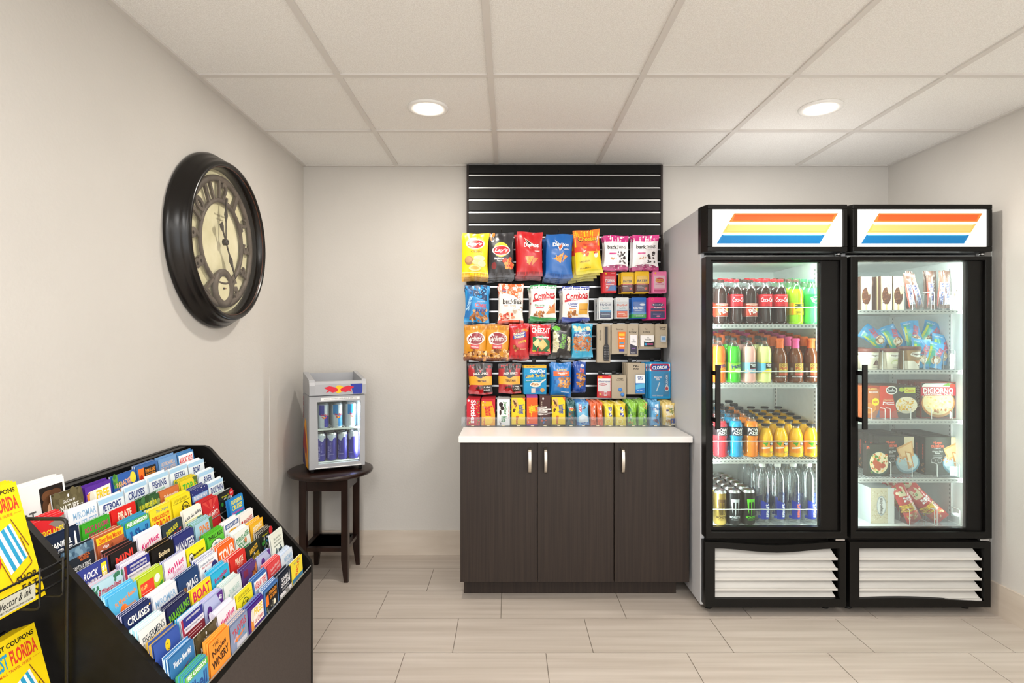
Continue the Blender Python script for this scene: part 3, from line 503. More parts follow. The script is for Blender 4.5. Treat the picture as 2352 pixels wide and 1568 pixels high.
BARS = '''
1301 1322 921|16595c|1|dark teal nut bar|tb-88 .6 .72 .3 .24 fff KIND;r .3 .6 .95 .66 f0c020;r .3 .66 .95 .71 e0562c;n .2 .08 .8 .55 40 .005 7a4522 a86a38 4e2a18
1324 1354 923|5fb0d8|1|light blue energy bar|r 0 .9 1 1 1d7cc8;r 0 0 1 .14 1c6cb4;r .16 .56 .42 .9 d8283c;tb90 .29 .73 .3 .18 fff CLIF;p d8e4e8 .1 .35 .5 .5 .9 .38 .9 .14 .1 .14;n .5 .7 .9 .86 4 .005 5a3018;t .55 .08 .4 .04 fff CHOC CHIP
1355 1371 924|e8662a|1|orange protein bar, left of two|r .55 .4 .85 .86 f1e4de;tb-90 .7 .63 .38 .2 7a1c1c PROTEIN;n .2 .1 .8 .3 8 .004 a84418 f0a070
1371 1386 924|e8662a|1|orange protein bar, right of two|r .55 .4 .85 .86 f1e4de;tb-90 .7 .63 .38 .2 7a1c1c PROTEIN;n .2 .1 .8 .3 8 .004 a84418 f0a070
1387 1410 926|f0d91c|1|yellow lemon bar, left of two|r .45 .4 .85 .84 1f2c9c;tb-90 .65 .62 .36 .26 fff LUNA;e .4 .18 .32 .12 f8ee80;e .4 .18 .24 .09 e8c818;r 0 .94 1 1 d8c010
1413 1439 926|f0d91c|1|yellow lemon bar, right of two|r .45 .4 .85 .84 1f2c9c;tb-90 .65 .62 .36 .26 fff LUNA;e .4 .18 .32 .12 f8ee80;e .4 .18 .24 .09 e8c818;r 0 .94 1 1 d8c010
1442 1464 924|8cc832|5|green granola bar, left of two|p 2c7a2c 0 0 .45 0 .3 .7 0 .9;tb-86 .68 .5 .5 .24 2c6a2c Nature~Valley;t-86 .3 .4 .5 .08 eee OATS & HONEY;n .05 .04 .5 .2 8 .005 b86c2c e0a050
1466 1488 924|8cc832|5|green granola bar, right of two|p 2c7a2c .5 0 1 0 1 .9 .7 .7;tb-94 .36 .5 .5 .24 2c6a2c Nature~Valley;t-94 .76 .4 .5 .08 eee OATS & HONEY;n .5 .7 .95 .95 10 .005 b86c2c e0a050
1494 1517 922|58aadc|5|pale blue fruit filled breakfast bar|r .25 .5 .85 .9 e4f0f8;tb-88 .5 .7 .4 .36 1d4c9c NUTRI~GRAIN;n .3 .14 .9 .44 9 .008 a8642c c48a4c;e .7 .2 .2 .08 3c2c6c
1521 1552 924|ecd27c|3|cream and yellow breakfast biscuit pack|p f4ecd0 .2 0 1 0 1 .9 .3 .9;tb-92 .76 .62 .5 .22 6a8a2c belVita;n .3 .1 .9 .4 8 .010 c8924c e0b878;r .6 .08 1 .3 2c4a9c;r .3 .62 .5 .7 3a2c6c
'''
for i, l in enumerate(BARS.strip().split('\n')):
    bx, base, ex, nm, spec = l.split('|'); x0, x1, y0 = map(float, bx.split()); y = 3.178
    xa, xb = fx(x0, y), fx(x1, y); H = CAMZ - (y0 - VY) * y / FPX - CT - .006
    o = make_bag('snack_bar', xb - xa - .005, H, .007, base, spec, 40 + i, crimp=.06); o.location = ((xa + xb) / 2, y + .004, CT + .0045); o.rotation_euler = (R(-3), 0, R(random.Random(i).uniform(-4, 4)))
    tag(o, f'{nm} standing at the front of the clear bin', 'snack bar'); rnd = random.Random(i)
    for k in range(1, 8): dup(o, ((xa + xb) / 2 + rnd.uniform(-.002, .002), y + .004 + .024 * k, CT + .0045 + (.006 if ex in '35' and k > 1 else 0)), fit(f'{nm}, a spare standing behind the front one', f'{nm}, spare behind'), f'spares behind the {nm}', (R(-3), 0, R(rnd.uniform(-5, 5))))

# ================================================================ REFRIGERATORS
SLOPE = .13; YD = 2.70; YBODY = 2.765; YF = 3.425
M_LED = mat('f4fff8', 'p', 5.0); M_SIGN = mat('fffefa', 'p', .7)
def stripe(mb, M, x0, x1, y0, y1, sk, c, c2, c3):
    em = 1.15
    def quad(a, b, c_, d_, col, o): mb.add([M(*p, o) for p in (a, b, c_, d_)], [(0, 1, 2, 3)], mat(col, 'p', .25))
    quad((x0, y0), (x1, y0), (x1 + sk, y1), (x0 + sk, y1), c, .0004)
    i = .008; quad((x0 + .03, y0 + .03), (x1 - .008, y0 + .03), (x1 + sk - .028, y1 - .035), (x0 + sk + .005, y1 - .035), c2, .0007)
    quad((x0 + sk - .012 + .02, y1 - .035), (x1 + sk - .03, y1 - .035), (x1 + sk - .02, y1 - .01), (x0 + sk + .01, y1 - .01), c3, .001)
def fridge(x0, x1, lb, shelves, glass, grille_bend, win, liner_back, dark):
    SLP = 0 if dark else SLOPE * .534
    t = empty('glass_door_refrigerator', ((x0 + x1) / 2, YF, 0)); tag(t, lb, 'refrigerator', 'glass door refrigerators')
    def P(mb, nm, par=None, **k): o = mb.build(nm, par or t, **k); o.location = (0, 0, 0) if par else -Vector(t.location); return o
    X0, X1, iz0, iz1 = x0 + .033, x1 - .036, .392, 1.715
    a = MB()
    a.box(x0, x0 + .02, YBODY, YF, .03, 1.958, M_SIDE); a.box(x1 - .02, x1, YBODY, YF, .03, 1.958, M_SIDE); a.box(x0 + .02, x1 - .02, YF - .02, YF, .03, 1.958, M_SIDE); a.box(x0 + .02, x1 - .02, YBODY, YF - .02, 1.93, 1.958, M_SIDE)
    a.box(x0 + .02, x1 - .02, YBODY + .02, YF - .02, .03, .1, M_BLK)
    P(a, 'outer_case', bevel=.002)
    a = MB(); bk = 3.37
    a.box(X0 - .012, X0, YBODY, bk, iz0, iz1, M_LINER); a.box(X1, X1 + .012, YBODY, bk, iz0, iz1, M_LINER); a.box(X0 - .012, X1 + .012, bk, bk + .012, iz0, iz1, liner_back)
    a.box(X0 - .012, X1 + .012, YBODY, bk + .012, iz1, iz1 + .012, M_LINER); a.box(X0 - .012, X1 + .012, YBODY, bk + .012, iz0 - .012, iz0, M_LINER)
    P(a, 'inner_liner')
    a = MB(); a.box(X1 - .22 if dark else X0 + .14, X1 - .02 if 0 else (X0 + .34), bk - .03, bk, iz0 + .02, iz1 - .05, M_LINER)
    P(a, 'back_duct')
    for (xx, yy) in ((X1 - .001, 2.90), (X1 - .001, 3.33), (X0 + .001, 2.90), (X0 + .001, 3.33)):
        a = MB(); s = -1 if xx > (x0 + x1) / 2 else 1; a.box(min(xx, xx + s * .006), max(xx, xx + s * .006), yy - .010, yy + .010, iz0 + .03, iz1 - .06, M_WHT)
        for q in range(58): z = iz0 + .05 + q * .0215; a.box(min(xx + s * .006, xx + s * .0064), max(xx + s * .006, xx + s * .0064), yy - .003, yy + .003, z, z + .010, mat('777b7c', 'l'))
        P(a, 'shelf_rail')
    # shelves
    for z in shelves:
        a = MB(); a.box(X0 + .012, X1 - .014, 2.798, 2.806, z - .022, z - .003, M_WIRE)
        for q in range(30): xq = X0 + .025 + q * (X1 - X0 - .055) / 29; a.box(xq - .006, xq + .002, 2.7965, 2.798, z - .0125, z - .0085, mat('6f7574', 'l'))
        for q in range(34): xq = X0 + .02 + q * (X1 - X0 - .042) / 33; a.tube([(xq, 2.806, z - .005), (xq, 3.34, z - .005 + SLP)], .0017, M_WIRE, 5)
        a.tube([(X0 + .014, 3.34, z - .008 + SLP), (X1 - .016, 3.34, z - .008 + SLP)], .004, M_WIRE, 6)
        [a.hexa([(q0, 2.806, z - .018), (q0 + .005, 2.806, z - .018), (q0 + .005, 3.34, z - .018 + SLP), (q0, 3.34, z - .018 + SLP)], [(q0, 2.806, z - .003), (q0 + .005, 2.806, z - .003), (q0 + .005, 3.34, z - .003 + SLP), (q0, 3.34, z - .003 + SLP)], M_WIRE) for q0 in (X0 + .012, X1 - .019)]
        P(a, 'wire_shelf')
    # lamp: vertical tube behind the door's hinge side; left tube is an added fill
    a = MB(); a.box(X1 - .012, X1 - .001, 2.775, 2.80, iz0 + .04, iz1 - .04, M_LED); a.box(X0 + .001, X0 + .010, 2.775, 2.80, iz0 + .04, iz1 - .04, M_LED); P(a, 'light_tube')
    a = MB(); a.box(X0 + .05, X1 - .05, 2.78, 2.80, iz1 - .014, iz1 - .002, M_LED); P(a, 'top_light')
    for nm_, lc, rt, sx, sy, pw in (('light_tube_glow', (X1 - .016, 2.79, (iz0 + iz1) / 2), (R(90), 0, R(52)), .02, iz1 - iz0 - .1, 1.0 if dark else 1.7), ('light_tube_glow', (X0 + .016, 2.79, (iz0 + iz1) / 2), (R(90), 0, R(-40)), .02, iz1 - iz0 - .1, 3.0 if dark else 3.9), ('top_light_glow', ((X0 + X1) / 2, 2.80, iz1 - .016), (R(25), 0, 0), .5, .02, 1.6)):
        o = area(nm_, lc, sx, sy, pw, (.93, 1, .97), rt); o.parent = t; o.location = Vector(lc) - Vector(t.location)  # the left-hand glow goes with the added, unseen fill tube
    # header with lit sign
    a = MB(); hz0, hz1, hy = 1.735, 1.958, YD
    a.hexa([(x0 + .0, YBODY + .03, hz0), (x0 + .02, hy, hz0), (x1, hy, hz0), (x1, YBODY + .03, hz0)], [(x0 + .0, YBODY + .03, hz1), (x0 + .02, hy, hz1), (x1, hy, hz1), (x1, YBODY + .03, hz1)], M_BLKF) if 0 else None
    fr0, fr1, fz0, fz1 = x0 + .036, x1 - .02, 1.758, 1.936
    a.box(x0 + .012, x1, hy + .012, YBODY, hz0, hz1, M_BLKF)
    a.box(x0 + .012, x1, hy - .006, hy + .012, fz1, hz1, M_BLKF); a.box(x0 + .012, x1, hy - .006, hy + .012, hz0, fz0, M_BLKF)
    a.box(x0 + .012, fr0, hy - .006, hy + .012, fz0, fz1, M_BLKF); a.box(fr1, x1, hy - .006, hy + .012, fz0, fz1, M_BLKF)
    a.prism([(x0 - .004, YBODY + .02), (x0 - .004, YBODY - .02), (x0 + .012, hy + .0), (x0 + .012, YBODY + .02)], 'z', hz0, hz1, M_BLKF)
    h = P(a, 'header', bevel=.0025)
    a = MB(); a.box(fr0, fr1, hy + .004, hy + .010, fz0, fz1, M_SIGN); Ws, Hs = fr1 - fr0, fz1 - fz0
    M = lambda u, v, d: (fr0 + u * Ws, hy + .004 - d, fz0 + v * Hs)
    stripe(a, M, .13, .928, .67, .90, .042, 'd88038', 'd85e2c', 'e8a058'); stripe(a, M, .08, .878, .38, .61, .042, 'd8b860', 'd6be70', 'e8dcb0'); stripe(a, M, .035, .828, .09, .33, .042, '1874b0', '0c70ac', '50a8d0')
    s = P(a, 'sign_panel'); s.parent = h; s.location = -Vector(t.location); s.location = (0, 0, 0); 
    # door
    dz0, dz1 = .374, 1.712; wx0, wx1, wz0, wz1 = win
    a = MB(); a.ring([(x0 + .004, dz0), (x1, dz0), (x1, dz1), (x0 + .004, dz1)], [(x0 + .030, dz0 + .032), (x1 - .03, dz0 + .032), (x1 - .03, dz1 - .018), (x0 + .030, dz1 - .018)], 'y', YD - .004, YBODY - .006, M_BLKF)
    a.ring([(x0 + .030, dz0 + .032), (x1 - .03, dz0 + .032), (x1 - .03, dz1 - .018), (x0 + .030, dz1 - .018)], [(wx0, wz0), (wx1, wz0), (wx1, wz1), (wx0, wz1)], 'y', YD + .012, YBODY - .02, M_BLKF)
    d = P(a, 'door', bevel=.002)
    g = MB(); g.box(wx0 - .004, wx1 + .004, YD + .022, YD + .026, wz0 - .004, wz1 + .004, glass); P(g, 'glass_pane', d)
    hx = x0 + .036; h2 = MB()
    h2.hexa([(hx - .002, YD - .052, 1.198 - .30), (hx + .022, YD - .046, 1.198 - .30), (hx + .022, YD - .034, .898), (hx - .002, YD - .04, .898)], [(hx - .002, YD - .052, 1.2), (hx + .022, YD - .046, 1.2), (hx + .022, YD - .034, 1.2), (hx - .002, YD - .04, 1.2)], mat('0e0d0d', 'k'))
    h2.box(hx, hx + .012, YD - .04, YD + .013, 1.15, 1.17, mat('0e0d0d', 'k')); h2.box(hx, hx + .012, YD - .04, YD + .013, .93, .95, mat('0e0d0d', 'k')); P(h2, 'handle', d)
    a = MB(); a.lathe([(0, .014), (.011, .014), (.011, 0), (0, 0)], 12, M_ALU, (x1 - .03, YD + .02, 1.7185)); a.box(x1 - .05, x1 - .006, YD + .005, YBODY, .362, .368, M_ALU); P(a, 'hinge')
    # kick grille
    kz0, kz1 = .045, .356; a = MB(); ix0, ix1, iz_0, iz_1 = x0 + .05, x1 - .03, .085, .325
    N = 16; top = []; bot = []
    for i in range(N + 1):
        q = i / N; top.append((ix0 + (ix1 - ix0) * q, iz_1 - (.020 * math.sin(PI * q) ** 2 if grille_bend else 0))); bot.append((ix0 + (ix1 - ix0) * q, iz_0 + (0 if grille_bend else .008 * math.sin(PI * min(1, q * 1.1))) - (0 if grille_bend else .012 * q)))
    outer_t = [(x0 + .004 + (x1 - x0 - .004) * i / N, kz1 - (.016 * math.sin(PI * i / N) ** 2 if grille_bend else 0)) for i in range(N + 1)]
    outer_b = [(x0 + .004 + (x1 - x0 - .004) * i / N, kz0) for i in range(N + 1)]
    a.ring(outer_t + outer_b[::-1], top + bot[::-1], 'y', YD + .004, YD + .03, M_BLKF); a.box(x0 + .006, x0 + .024, YD + .02, YBODY + .05, kz0, kz1 - .005, M_BLKF); a.box(x1 - .024, x1, YD + .02, YBODY + .05, kz0, kz1 - .005, M_BLKF)
    a.box(x0 + .03, x1 - .03, YBODY + .04, YBODY + .05, kz0, kz1, mat('0a0a0a', 'k')); gr = P(a, 'kick_grille')
    for i in range(5):
        zt = .322 - i * .0485; b = MB(); L0, L1 = ix0 - .002, ix1 - .006
        b.hexa([(L0, YD + .016, zt - .052), (L1, YD + .016, zt - .052), (L1, YD + .020, zt - .0525), (L0, YD + .020, zt - .0525)], [(L0, YD + .060, zt), (L1 - .02, YD + .060, zt), (L1 - .02, YD + .064, zt), (L0, YD + .064, zt)], M_LOUV)
        b.box(L0, L1, YD + .012, YD + .017, zt - .056, zt - .046, M_LOUV); P(b, 'louver', gr)
    for fx_, fy in ((x0 + .05, 2.80), (x1 - .05, 2.80), (x0 + .05, 3.38), (x1 - .05, 3.38)):
        a = MB(); a.lathe([(0, 0.0005), (.018, 0.0005), (.018, .012), (.008, .014), (.008, .032)], 12, mat('151515', 'k'), (fx_, fy, 0)); P(a, 'foot')
    return t
M_LOUV = noisy('louver_white', 'c9c7c2', 'dad8d3', (2, 2, 30), .45)
SH1 = [1.394, 1.100, .729]; SH2 = [1.466, 1.170, .923, .636]
FA, FB = (.932, 1.606), (1.619, 2.293)
fridge(*FA, 'glass door drink refrigerator on the left, filled with bottles and cans', SH1, GLASS, True, (.976, 1.488, .424, 1.686), M_LINER, False)
fridge(*FB, 'glass door freezer refrigerator on the right, filled with frozen food', SH2, FROST, False, (1.668, 2.190, .418, 1.690), noisy('liner_grey', 'c4cbcb', 'd2d8d8', (60, 60, 60), .5, .6, 70), True)

# ---------------------------------------------------------------- bottles and cans
PROF = {
 'contour': [(0, .012), (.55, .012), (.72, 0), (.9, .004), (1, .05), (1, .16), (.94, .26), (.91, .32), (.95, .40), (1, .47), (1, .64), (.97, .70), (.82, .79), (.55, .87), (.38, .92), (.37, .95)],
 'soda': [(0, .012), (.55, .012), (.75, 0), (.92, .006), (1, .05), (1, .18), (.95, .21), (.95, .45), (1, .48), (1, .66), (.93, .73), (.72, .82), (.46, .89), (.37, .92), (.37, .95)],
 'tea': [(0, .01), (.8, 0), (.97, .015), (1, .05), (.96, .10), (.94, .42), (1, .46), (1, .50), (.96, .60), (.82, .68), (.62, .74), (.52, .78), (.50, .84), (.48, .95)],
 'sport': [(0, .01), (.8, 0), (.96, .01), (1, .05), (.93, .10), (1, .15), (.93, .20), (1, .25), (1, .34), (.90, .38), (.90, .42), (1, .46), (1, .68), (.97, .74), (.72, .84), (.52, .89), (.46, .92), (.46, .95)],
 'juice': [(0, .01), (.8, 0), (.96, .01), (1, .06), (.95, .12), (.95, .46), (1, .50), (.97, .62), (.8, .74), (.6, .84), (.5, .88), (.5, .94)],
 'water': [(0, .01), (.6, .012), (.8, 0), (.97, .012), (1, .05), (.97, .08), (1, .11), (1, .70), (.97, .76), (.85, .82), (.6, .87), (.42, .90), (.38, .92), (.38, .955)],
 'can': [(0, .006), (.7, .004), (.78, 0), (.86, .012), (1, .06), (1, .93), (.88, .98), (.84, .99)]}
def make_drink(kind, Rr, H, liq, cap, l0, l1, lcol, spec, fill=.82, petm=None, capr=.42, span=2.3, sleeve=None):
    t = empty('drink_can' if kind == 'can' else 'drink_bottle'); pr = [(r * Rr, h * H) for r, h in PROF[kind]]
    a = MB(); L = 28; pet = petm or PET; lm = liq if not isinstance(liq, str) else mat(liq or '888888', 's')
    lo = [p for p in pr if p[1] <= fill * H + 1e-6]; hi = [p for p in pr if p[1] > fill * H]
    if hi and len(lo) > 1:
        p0, p1 = lo[-1], hi[0]; q = (fill * H - p0[1]) / (p1[1] - p0[1]); mid = (p0[0] + q * (p1[0] - p0[0]), fill * H); lo.append(mid); hi = [mid] + hi
    if kind == 'can': a.lathe(pr[:2 + 2], L, M_ALU); a.lathe(pr[3:6], L, mat(lcol, 'm' if lcol == 'c8a85a' else 'l')); a.lathe(pr[5:], L, M_ALU)
    else:
        a.lathe(lo, L, lm); 
        if isinstance(liq, str): a.lathe([(0, fill * H), lo[-1]], L, lm)
        if hi: a.lathe(hi, L, pet)
    if kind == 'can':
        art(a, spec, lambda u, v, d: ((Rr + d + .0002) * math.sin((u - .5) * span), -(Rr + d + .0002) * math.cos((u - .5) * span), (.06 + v * .87) * H), Rr * span, H * .87, 'l', .006, .00008)
    a.build('body', t)
    c = MB()
    if kind == 'can': c.lathe([(0, .968 * H), (.70 * Rr, .968 * H), (.76 * Rr, 1.0 * H), (.84 * Rr, 1.0 * H), (.85 * Rr, .985 * H)], L, M_ALU); c.box(-.006, .006, -.012, .010, .97 * H, .974 * H, mat('5fa03c' if cap == 'g' else 'b8b8b8', 'l')); c.build('lid', t)
    else:
        cr = capr * Rr; z0 = .935 * H; c.lathe([(cr * .96, z0), (cr, z0 + .002), (cr, H - .002), (cr * .93, H), (0, H)], 24, mat(cap, 'l'))
        for k in range(24): an = 2 * PI * k / 24; c.box(cr * math.cos(an) - .0005, cr * math.cos(an) + .0005, cr * math.sin(an) - .0005, cr * math.sin(an) + .0005, z0 + .003, H - .003, mat(cap, 'l'))
        if sleeve: c.lathe([(.53 * Rr, .74 * H), (.54 * Rr, .79 * H), (.515 * Rr, .85 * H), (.50 * Rr, .935 * H)], 24, mat(sleeve, 'l'))
        c.build('cap', t)
        b = MB(); rr = Rr * 1.012; z0, z1 = l0 * H, l1 * H
        if lcol != 'none': b.lathe([(rr, z0), (rr, z1)], 32, mat(lcol, 'l'))
        art(b, spec, lambda u, v, d: ((rr + d + .0002) * math.sin((u - .5) * span), -(rr + d + .0002) * math.cos((u - .5) * span), z0 + v * (z1 - z0)), rr * span, z1 - z0, 'l', .006, .00008)
        b.build('label_wrap', t)
    return t
sz = 455.
def fb(px): return (px - VX) / sz
RR = .0345
DR = [  # kind,px,R,H,liquid,cap,l0,l1,labelcolor,art,fill,extra,name,rows,shelf z,angle
 ('contour', 1655, RR, .222, '2a1512', '3a2420', .16, .46, 'a8301c', 'r 0 .1 1 .9 b83a1e;r 0 .93 1 .97 e8d8c8;r 0 .02 1 .05 e8d8c8;tb18 .5 .45 .62 .42 f0ece4 Pibb;p f4d040 .62 .5 .9 .8 .8 .4;t .5 .84 .5 .07 f4dcc8 CHERRY', .80, {}, 'dark soda bottle with brown cap and orange label, leftmost'),
 ('contour', 1690, RR, .224, '2a1310', 'd8202c', .39, .66, 'cf1b28', 'ti .5 .55 .84 .36 fff Coca-Cola;r .2 .86 .8 .9 e87880;r .2 .1 .8 .14 7a0c14', .82, {}, 'dark cola bottle with red label, between the two orange labelled bottles'),
 ('contour', 1722, RR, .222, '2a1512', '3a2420', .16, .46, 'a8301c', 'r 0 .1 1 .9 b83a1e;r 0 .93 1 .97 e8d8c8;r 0 .02 1 .05 e8d8c8;tb18 .5 .45 .62 .42 f0ece4 Pibb;p f4d040 .62 .5 .9 .8 .8 .4;t .5 .84 .5 .07 f4dcc8 CHERRY', .80, {}, 'dark soda bottle with brown cap and orange label, between cola bottles'),
 ('contour', 1756, RR, .224, '2a1310', 'd8202c', .39, .66, 'cf1b28', 'ti .5 .55 .84 .36 fff Coca-Cola;r .2 .86 .8 .9 e87880;r .2 .1 .8 .14 7a0c14', .82, {}, 'dark cola bottle with red label, fourth from the left'),
 ('contour', 1791, RR, .224, '2a1310', 'd8202c', .39, .66, 'cf1b28', 'ti .5 .55 .84 .36 fff Coca-Cola;r .2 .86 .8 .9 e87880;r .2 .1 .8 .14 7a0c14', .82, {}, 'dark cola bottle with red label, beside the yellow green soda'),
 ('soda', 1827, RR, .224, 'a8e820', '6a4f44', .20, .47, 'e8d018', 'r 0 0 .12 1 f0a020;tb90 .45 .68 .42 .5 2a4a34 YM;t .5 .2 .5 .2 2a4a34 mello~yello;r .84 .3 .9 .9 3a4a2a', .78, {'petm': PETG}, 'yellow green citrus soda bottle with brown cap'),
 ('soda', 1863, RR, .224, '5fdc80', '58b878', .40, .66, '2fae58', 'p e8f4e8 .2 .7 .5 .85 .9 .75 .8 .3 .5 .2 .3 .35;p 1f9a4c .24 .66 .5 .8 .86 .7 .76 .34 .5 .25 .34 .4;tbi8 .54 .54 .56 .3 fff Sprite', .80, {'petm': PETG}, 'green lemon lime soda bottle against the right wall')]
DR2 = [
 ('soda', 1650, RR, .226, 'f0641c', '33302e', .21, .45, 'f07820', 'tb10 .5 .68 .7 .4 24246c Fanta;e .6 .22 .3 .2 f8a040;e .6 .22 .22 .14 f07010', .80, {}, 'orange fruit soda bottle with black cap beside the door handle'),
 ('soda', 1684, RR, .226, '3cb428', '33302e', .21, .45, '7ac828', 'tb10 .5 .68 .7 .4 24246c Fanta;e .6 .24 .26 .2 d8f0a0;r 0 .9 .5 1 3c9a20', .80, {}, 'green apple soda bottle with black cap'),
 ('soda', 1719, RR, .226, 'f0b4a8', '33302e', .21, .45, '8cc0d8', 'r .4 .4 .9 .96 1c1a18;tb .65 .75 .42 .28 eee Minute~Maid;r .4 .38 .9 .44 e05a8c;n 0 .02 .8 .3 14 .005 f4d020 f8e060 f0b8a8', .80, {}, 'pale pink lemonade bottle with black cap'),
 ('soda', 1754, RR, .226, 'e8ec98', '33302e', .21, .45, '6cb8d0', 'r .4 .45 .9 .96 1c1a18;tb .65 .75 .42 .28 eee Minute~Maid;r 0 .95 1 1 f0e020;r .4 .38 .9 .44 c8dc20;p f0dc30 .2 .05 .9 .05 .95 .3 .5 .38 .2 .2;r 0 0 1 .06 f0e020', .80, {}, 'pale yellow lemonade bottle with black cap'),
 ('tea', 1790, RR * 1.03, .222, '6b3a1e', 'e06a2c', .10, .44, '5a3320', 'r .3 .38 .95 .97 d8b048;tb .62 .86 .6 .16 5a2c14 GOLD;tb .62 .66 .6 .18 a8341c PEAK;r .34 .40 .92 .54 5a6a24;r .34 .46 .92 .54 8a9a4c;r .3 .2 .95 .34 b8502c;t .4 .1 .6 .06 eee BREWED;r .02 .2 .18 .7 8a7a6c', .90, {'capr': .56, 'sleeve': 'e06a2c', 'petm': PET}, 'brown tea bottle with orange cap, next to the pale yellow lemonade'),
 ('tea', 1826, RR * 1.03, .222, '6b3a1e', 'e0568c', .10, .44, '5a3320', 'r .3 .38 .95 .97 d8b048;tb .62 .86 .6 .16 5a2c14 GOLD;tb .62 .66 .6 .18 a8341c PEAK;r .34 .40 .92 .54 5a6a24;r .34 .46 .92 .54 8a9a4c;r .3 .2 .95 .34 c0503c;t .4 .1 .6 .06 eee BREWED;r .02 .2 .18 .7 8a7a6c', .90, {'capr': .56, 'sleeve': 'e0568c'}, 'brown tea bottle with pink cap'),
 ('tea', 1862, RR * 1.03, .222, '6b3a1e', 'e06a2c', .10, .44, '5a3320', 'r .3 .38 .95 .97 d8b048;tb .62 .86 .6 .16 5a2c14 GOLD;tb .62 .66 .6 .18 a8341c PEAK;r .34 .40 .92 .54 5a6a24;r .34 .46 .92 .54 8a9a4c;r .3 .2 .95 .34 b8502c;t .4 .1 .6 .06 eee BREWED;r .02 .2 .18 .7 8a7a6c', .90, {'capr': .56, 'sleeve': 'e06a2c'}, 'brown tea bottle with orange cap, against the right wall')]
PW = 'tb .5 .66 .68 .4 f0ece8 POW;tb .5 .3 .6 .3 f0ece8 ADE;t .45 .08 .5 .08 a8a8a8 ION4'
MM = 'r .5 .7 .96 .95 1c1a18;tb .73 .83 .4 .17 eee Minute~Maid;p 4c9a2c .05 .9 .4 .95 .3 .6;r .5 .6 .96 .68 e05a28;e .25 .3 .26 .26 f08c20;e .7 .34 .22 .22 f8c820;p f4f0e4 0 .5 .5 .56 .5 .46 0 .34;r .5 .08 .9 .16 5aa03c'
DR3 = [
 ('sport', 1654, RR, .212, 'c8323c', '26262a', .50, .71, '2a1c22', PW, .84, {'capr': .58}, 'red sports drink bottle at the left edge'),
 ('sport', 1689, RR, .212, '1f8fc0', '26262a', .50, .71, '14283c', PW, .84, {'capr': .58}, 'blue sports drink bottle'),
 ('sport', 1724, RR, .212, 'f08420', '26262a', .50, .71, '2c2420', PW, .84, {'capr': .58}, 'orange sports drink bottle'),
 ('juice', 1758, RR * .97, .162, 'f4b81c', '26262a', .12, .47, 'f0a030', MM, .88, {'capr': .60}, 'small orange juice bottle beside the orange sports drink'),
 ('juice', 1792, RR * .97, .162, 'f4b81c', '26262a', .12, .47, 'f0a030', MM, .88, {'capr': .60}, 'small orange juice bottle, second of the four'),
 ('juice', 1827, RR * .97, .162, 'f4b81c', '26262a', .12, .47, 'f0a030', MM, .88, {'capr': .60}, 'small orange juice bottle, third of the four'),
 ('juice', 1862, RR * .97, .162, 'f4b81c', '26262a', .12, .47, 'f0a030', MM, .88, {'capr': .60}, 'small orange juice bottle against the right wall')]
SM = 'p 2a3c9c .2 .0 .8 .0 .92 .12 .94 .3 .8 .46 .2 .6;tb90 .62 .26 .42 .26 f4f6fa smart;t90 .62 .68 .34 .22 5a6cb4 water;e .12 .06 .1 .05 3a4ca4'
MON = lambda c: f'p {c} .2 .78 .34 .8 .32 .3 .26 .5;p {c} .44 .8 .54 .78 .52 .32 .48 .24;p {c} .66 .78 .8 .8 .74 .5 .7 .3;p {c} .2 .8 .8 .8 .76 .7 .24 .7;tb .5 .2 .74 .08 {c} MONSTER;t .5 .12 .5 .03 {c} ENERGY'
DR4 = [
 ('can', 1652, .0325, .170, '', '', 0, 0, 'c8a85a', MON('4a3418') + ';t .5 .3 .4 .06 4a3418 JAVA', .8, {}, 'gold energy drink can at the left edge'),
 ('can', 1683, .0325, .172, '', '', 0, 0, '16181c', MON('c8ccd0'), .8, {}, 'black energy drink can with silver claw marks'),
 ('can', 1716, .0325, .174, '', 'g', 0, 0, '141612', MON('5cc828'), .8, {}, 'black energy drink can with green claw marks'),
 ('water', 1750, RR, .305, PET, 'f2f2f0', .10, .62, 'none', SM, .93, {'capr': .44}, 'tall clear water bottle with white cap beside the energy cans'),
 ('water', 1785, RR, .305, PET, 'f2f2f0', .10, .62, 'none', SM, .93, {'capr': .44}, 'tall clear water bottle with white cap, second of the four'),
 ('water', 1821, RR, .305, PET, 'f2f2f0', .10, .62, 'none', SM.replace('f4f6fa', 'e8704c'), .93, {'capr': .44}, 'tall clear water bottle with orange lettering, third of the four'),
 ('water', 1857, RR, .305, PET, 'f2f2f0', .10, .62, 'none', SM, .93, {'capr': .44}, 'tall clear water bottle with white cap against the right wall')]
rnd = random.Random(5); DRK = {}
